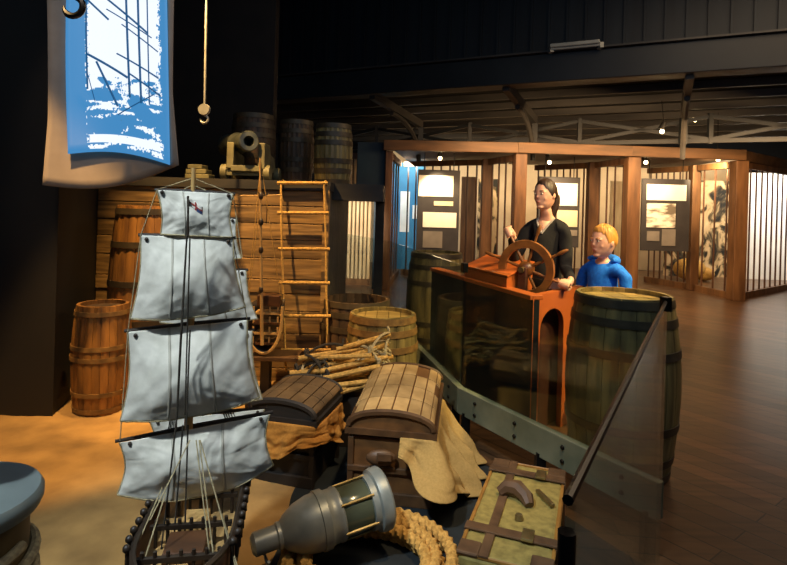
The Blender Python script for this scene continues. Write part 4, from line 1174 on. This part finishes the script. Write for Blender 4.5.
# boy
Bb = V(1.50, 3.98, 0); bf = V(-.80, -.60, 0)
hcB = W(603.5, 241.5, 3.95); HB = hcB.z+.12
fwB, rtB, upB = frame(bf)
wRb, wLb = Bb+rtB*.20+fwB*.10+V(0, 0, .47*HB), Bb-rtB*.20+fwB*.06+V(0, 0, .46*HB)
t, wf, R, wl_, nk, go, tb = person('blond boy in a blue hooded fleece behind the large barrel', Bb, bf, HB, hcB, V(-.90, -.42, 0), .236, .155,
    {'wrist': wRb, 'fn': lambda mb: relaxed(mb, wRb, V(0, 0, -1)+fwB*.2, fwB, 1, .85), 'pole': -fwB+rtB*.3}, {'wrist': wLb, 'fn': lambda mb: relaxed(mb, wLb, V(0, 0, -1)+fwB*.2, fwB, -1, .85), 'pole': -fwB-rtB*.3}, 'hood', 'jeans', 'hair_blond', True)
haircap(wf, .236, [(0, 55), (30, 56), (55, 66), (72, 90), (88, 94), (105, 92), (130, 112), (180, 120)], .10, 'hair_blond', t, 3)
# hood lying on the back
b = MB(); P = []
for i in range(13):
    a = radians(-95+190*i/12); P.append(nk+rtB*(.095*sin(a))-fwB*(.105*cos(a)-.02)+V(0, 0, .0-.012*cos(a)))
b.tube(P, [.010+.036*sin(pi*i/12) for i in range(13)], 10); b.build('hood', 'hood', t, smooth=True)

# ---------- bays ----------
ZB, ZF0, ZF1 = 2.45, 2.45, 2.63
def X(px, D): return V((px-393.5)/F*D + ( .0), D, 0)
A0p, A2, A4, A6 = X(388, 9.9), X(519, 9.7), X(631, 9.75), X(738, 9.85)
B1, B3, B5 = X(399, 12.2), X(530, 12.2), X(643, 12.2)
A1, A3, A5 = X(486, 11), X(592, 11), X(694, 11)
A7 = X(800, 11.9)
def post(label, p, w=.2):
    o = MB().box((p.x, p.y, ZB/2), (w, w, ZB)).build('timber_post', 'timber', bevel=.01); return tag(o, label, 'post', 'timber posts of the bays')
post('brown corner post of the bays beside the navy partition', A0p, .13)
post('timber post at the left of the woman carrying the second bay', A2, .2)
post('timber post right behind the boy', A4, .22)
post('near timber post at the right where the dense bars begin', A6, .22)
post('recessed timber post right of the leftmost display board', A1, .2)
post('recessed timber post between the woman and the boy', A3, .2)
post('recessed timber post right of the board with the landscape print', A5, .17)
def barpanel(label, p, q, n, mat='bar', w=.035, z1=ZB, name='barred_partition', gap=.12):
    d = (q-p).normalized(); L = (q-p).length
    t = thing(name, label, 'partition', (p.x, p.y, 0), 0, 'barred partitions of the bays')
    a, c = p+d*gap, q-d*gap
    MB().beam(a+V(0, 0, .06), c+V(0, 0, .06), .09, .12).build('bottom_rail', 'timber', t)
    MB().beam(a+V(0, 0, z1-.06), c+V(0, 0, z1-.06), .08, .11).build('top_rail', 'timber', t)
    for i in range(n):
        e = a.lerp(c, (i+.5)/n); MB().tube([e+V(0, 0, .1), e+V(0, 0, z1-.1)], w/2, 6).build('bar', mat, t, smooth=True)
    return t
barpanel('barred partition behind the leftmost display board', B1, A1, 9)
barpanel('short barred partition left of the woman', A1, A2, 4)
barpanel('barred partition behind the woman', B3, A3, 8)
barpanel('short barred partition just left of the boy', A3, A4, 4)
barpanel('barred partition behind the board with the landscape print', B5, A5, 7)
barpanel('sparse barred partition in front of the foliage mural', A5, A6, 3)
barpanel('dense barred partition at the right edge in front of the white wall', A6, A7, 11)
barpanel('short barred side of the leftmost bay by the blue wall', A0p, B1, 4)
def fasc(label, p, q, b_):
    t = thing('bay_canopy', label, 'canopy', (p.x, p.y, ZB), 0, 'timber roofs of the bays')
    d = (q-p).normalized()
    MB().beam(p-d*.1+V(0, -.12, (ZF0+ZF1)/2), q+d*.02+V(0, -.12, (ZF0+ZF1)/2), .10, ZF1-ZF0).build('fascia', 'fascia', t, bevel=.008)
    MB().prism([(p.x, p.y-.07), (q.x, q.y-.07), (q.x+.38, 12.8), (p.x+.4, 12.8)], ZB+.06, ZB+.10).build('roof_boards', 'fascia', t)
fasc('flat timber roof of the leftmost bay', A0p, A2, B1); fasc('flat timber roof of the bay behind the woman', A2+V(.02, 0, 0), A4, B3); fasc('flat timber roof of the bay with the landscape board', A4+V(.02, 0, 0), A6, B5)
t = thing('bay_beam', 'timber beam above the dense bars at the right edge', 'beam', (A6.x, A6.y, ZB)); MB().beam(A6+V(0.05, 0, 2.54), A7+V(0, 0, 2.54), .1, .18).build('beam', 'fascia', t)
# display boards
def dboard(label, x0, y0, x1, y1, D, cards):
    p, q = W(x0, (y0+y1)/2, D), W(x1, (y0+y1)/2, D); zt, zb = W((x0+x1)/2, y0, D).z, W((x0+x1)/2, y1, D).z
    t = thing('display_board', label, 'display board', ((p.x+q.x)/2, D, zb), 0, 'dark display boards in the bays')
    MB().box(((p.x+q.x)/2, D, (zt+zb)/2), (q.x-p.x, .05, zt-zb)).build('panel', 'board', t, bevel=.004)
    for dx in (.15, .85): 
        xx = p.x+(q.x-p.x)*dx; MB().tube([V(xx, D, zt-.01), V(xx, D, ZB+.06)], .008, 6).build('hanger', 'lampbody', t)
    for (a, b_, c, d, m) in cards:
        u, v = W(a, b_, D-.03), W(c, d, D-.03)
        MB().box(((u.x+v.x)/2, D-.032, (u.z+v.z)/2), (abs(v.x-u.x), .012, abs(u.z-v.z))).build('placard' if m != 'photo' else 'picture', m, t)
dboard('leftmost dark display board with cream placards seen over the brown barrel', 417, 170, 459, 251, 10.6, [(419, 175, 453, 197, 'white'), (434, 201, 453, 206, 'cream'), (423, 212, 456, 228, 'white'), (423, 231, 442, 248, 'greyp')])
dboard('dark display board half hidden behind the woman', 538, 177, 579, 247, 10.6, [(555, 183, 577, 206, 'white'), (557, 210, 577, 227, 'cream'), (557, 230, 566, 244, 'greyp'), (569, 230, 577, 236, 'greyp')])
dboard('dark display board with a landscape print right of the boy', 641, 179, 689, 251, 10.6, [(647, 184, 686, 201, 'white'), (647, 203, 675, 228, 'photo'), (647, 231, 659, 241, 'greyp'), (662, 229, 675, 246, 'greyp')])
# inner walls
struct(MB().box((4.2, 14.6, 1.5), (9.6, .1, 3.0)).build('wall_inner', 'warmwall'))
o = MB().box((.33, 13.2, 1.25), (.80, .06, 2.5)).build('blue_partition', 'bluewall'); tag(o, 'bright blue inner partition seen through the leftmost bars', 'partition')
t = thing('wall_sheet', 'white paper sheet pinned on the blue inner partition', 'sheet', (.32, 13.15, 1.0)); MB().box((.27, 13.162, 1.35), (.22, .012, .95)).build('paper', 'white', t); MB().box((.53, 13.162, 1.35), (.16, .012, .32)).build('side_paper', 'white', t)
o = MB().box((7.25, 13.4, 1.15), (1.5, .05, 2.3)).build('foliage_mural', 'mural'); tag(o, 'foliage mural in dark brown and cream behind the sparse bars', 'mural')
struct(MB().box((9.6, 13.2, 1.25), (2.5, .06, 2.5)).build('wall_inner_white', 'whitewall'))
o = MB().box((2.3, 13.6, 1.1), (.5, .05, 2.2)).build('pattern_mural', 'mural'); tag(o, 'narrow dark patterned mural panel left of the woman', 'mural')
for px, lab in ((468, 'plain brown door board right of the leftmost display board'), (617, 'tall pale board just left of the boy behind the bars')):
    q = X(px, 12.9); o = MB().box((q.x, q.y, 1.1), (.32, .05, 2.2)).build('board_panel', 'timber' if px == 468 else 'slat'); tag(o, lab, 'board')
# pale slats seen under the shelf, navy partition
barpanel('pale vertical slats seen under the dark shelf', X(343, 10.4), X(373, 10.4), 7, 'slat', .058, 2.45, 'slatted_screen', .02)
xa, xb, xc = X(356, 9.9).x, X(374, 9.9).x, X(385, 9.9).x
o = MB().add([V(x, y, z) for y in (9.92, 9.98) for x, z in ((xb, 0), (xc, 0), (xc, 2.6), (xa, 2.6), (xa, 1.66), (xb, 1.66))], [(5, 4, 3, 2, 1, 0), (6, 7, 8, 9, 10, 11)]+[(k, (k+1) % 6, 6+(k+1) % 6, 6+k) for k in range(6)]).build('navy_partition', 'navy'); tag(o, 'narrow navy partition beside the brown corner post', 'partition')
o = MB().box((X(339, 10.2).x, 10.2, 1.3), (.12, .1, 2.6)).build('timber_post', 'timber'); tag(o, 'brown post left of the pale slats', 'post')
# sack / basket by the mural
t = thing('straw_bundle', 'low straw coloured bundle on the floor before the foliage mural', 'bundle', (6.7, 12.6, 0)); b = MB(); b.ball((6.7, 12.6, .25), (.35, .3, .25), 16); b.ball((7.0, 12.55, .16), (.22, .2, .16), 14); b.build('straw', 'rope_gold', t, smooth=True)

# lamps of the bays
def lamp(label, px, py, D, aim, power, col=(1, .74, .42), size=75):
    p = W(px, py, D)
    t = thing('spot_lamp', label, 'lamp', p, 0, 'lit spot lamps')
    d = (Vector(aim)-p).normalized()
    T = Matrix.Translation(p) @ d.to_track_quat('Z', 'Y').to_matrix().to_4x4()
    MB().lathe([(0, -.12), (.035, -.12), (.045, -.02), (.05, .0), (.044, .0), (.036, -.03), (0, -.03)], 20, T).build('housing', 'lampbody', t, smooth=35)
    MB().ball(p+V(0, -.035, -.045), .034, 12).build('bulb', 'bulb', t, smooth=True)
    if p.z < ZB: MB().tube([p-d*.1, V(p.x, p.y, ZB+.06)], .008, 6).build('stem', 'lampbody', t)
    else: MB().tube([p-d*.1, V(p.x, p.y, 3.3)], .008, 6).build('stem', 'lampbody', t)
    l = bpy.data.lights.new('bay spot', 'SPOT'); l.energy = power; l.color = col; l.spot_size = radians(size); l.spot_blend = .6; l.shadow_soft_size = .04
    o = bpy.data.objects.new('bay_spot', l); COL.objects.link(o); o.location = p+d*.06+V(0, 0, -.05); o.rotation_euler = d.to_track_quat('-Z', 'Y').to_euler()
lamp('lit spot lamp above the leftmost display board', 440, 156, 10.0, W(438, 200, 10.6), 90)
lamp('lit spot lamp above the woman', 549, 160, 10.0, W(565, 205, 10.6), 90)
lamp('lit spot lamp above the landscape print board', 645, 160, 10.0, W(665, 205, 10.6), 90)
lamp('small lit spot lamp right of the landscape print board', 717, 157, 9.9, V(7.2, 13.2, 1.2), 160, size=90)
lamp('lit lamp hanging in the dark trusses at the right', 661, 129, 9.0, V(3.2, 9.6, 0), 40, (1, .7, .35), 100)
lamp('fainter lit lamp in the trusses right of the brighter one', 694, 118, 10.5, V(5.5, 11.5, 0), 20, (1, .65, .3), 90)

# ---------- lights ----------
def spot(loc, aim, power, col, size, blend=.5, soft=.06):
    l = bpy.data.lights.new('gallery spot', 'SPOT'); l.energy = power; l.color = col; l.spot_size = radians(size); l.spot_blend = blend; l.shadow_soft_size = soft
    o = bpy.data.objects.new('gallery_spot', l); COL.objects.link(o); o.location = loc
    o.rotation_euler = (Vector(aim)-Vector(loc)).to_track_quat('-Z', 'Y').to_euler(); return o
def area(loc, aim, power, col, sx, sy):
    l = bpy.data.lights.new('gallery wash', 'AREA'); l.energy = power; l.color = col; l.shape = 'RECTANGLE'; l.size = sx; l.size_y = sy
    o = bpy.data.objects.new('gallery_wash', l); COL.objects.link(o); o.location = loc
    o.rotation_euler = (Vector(aim)-Vector(loc)).to_track_quat('-Z', 'Y').to_euler(); return o
AMB = (1, .60, .22)
spot((-1.55, 3.6, 3.5), (-1.2, 4.55, .7), 430, AMB, 58, .7, .02)         # plank wall
spot((-2.0, 2.4, 4.2), (-2.0, 3.4, 0), 560, AMB, 25, .5, .05)        # sand pool
spot((.6, 1.2, 4.2), (.08, 3.0, .3), 250, (1, .68, .34), 32, .7, .1)    # trunks, suitcase
spot((-1.5, -.2, 4.4), (-.6, 1.7, .95), 470, (.84, .95, 1), 34, .6, .12)  # cool light on the sails
spot((3.4, 3.0, 3.8), (1.35, 4.0, 1.2), 680, (1, .70, .28), 34, .6, .08)  # people
spot((-1.2, 1.2, 4.4), (-1.7, 3.4, 2.3), 60, (1, .82, .66), 26, .5, .1)  # hanging screen
spot((2.2, 1.6, 4.0), (1.25, 4.0, 1.3), 400, (1, .68, .34), 30, .7, .1)
area((4.0, 4.5, 4.4), (4.0, 5.0, 0), 70, (1, .72, .45), 3, 3)           # floor of the aisle
area((3.6, 8.4, 2.6), (3.8, 10.0, 1.1), 130, (1, .62, .30), 5, .6)       # front of the bays
area((4.5, 12.6, 2.9), (4.5, 13.6, .8), 150, (1, .76, .48), 9, .5)       # inside the bays
area((.4, 12.0, 2.4), (.3, 13.2, 1.2), 30, (.7, .88, 1), .6, .4)
area((9.3, 12.2, 2.4), (9.5, 13.2, 1.2), 45, (1, .95, .88), 1.6, .4)
spot((-.8, 8.6, 1.9), (-.7, 10.4, .9), 200, (1, .86, .66), 50, .5, .1)  # pale slats
area((-.5, 1.0, 5.2), (-.3, 4.0, 0), 38, (.55, .75, 1), 5, 5)           # added dim cool ambient fill from above
area((2.0, 2.0, 2.6), (3, 9, 3.6), 12, (.6, .75, 1), 4, 1)
wd = bpy.data.worlds.new('world'); SC.world = wd; wd.use_nodes = True
wd.node_tree.nodes['Background'].inputs[0].default_value = (.35, .55, .8, 1); wd.node_tree.nodes['Background'].inputs[1].default_value = .03

# ---------- camera ----------
cam = bpy.data.cameras.new('camera'); co = bpy.data.objects.new('camera', cam); COL.objects.link(co)
cam.sensor_width = 36; cam.sensor_fit = 'HORIZONTAL'; cam.lens = F/787*36
co.matrix_world = Matrix.Translation((0, 0, HC)) @ Matrix.Rotation(pi/2, 4, 'X') @ Matrix.Rotation(ROLL, 4, 'Z')
# principal point sits 77.5 px above the frame centre
cam.shift_y = -77.5/787; cam.shift_x = 0
cam.clip_start = .02; cam.clip_end = 100
SC.camera = co
vs_ = SC.view_settings; vs_.view_transform = 'Standard'; vs_.look = 'None'; vs_.exposure = .6; vs_.gamma = 1; vs_.use_curve_mapping = False
SC.cycles.use_denoising = True
SC.cycles.max_bounces = 8; SC.cycles.transparent_max_bounces = 16
SC.cycles.sample_clamp_indirect = 6
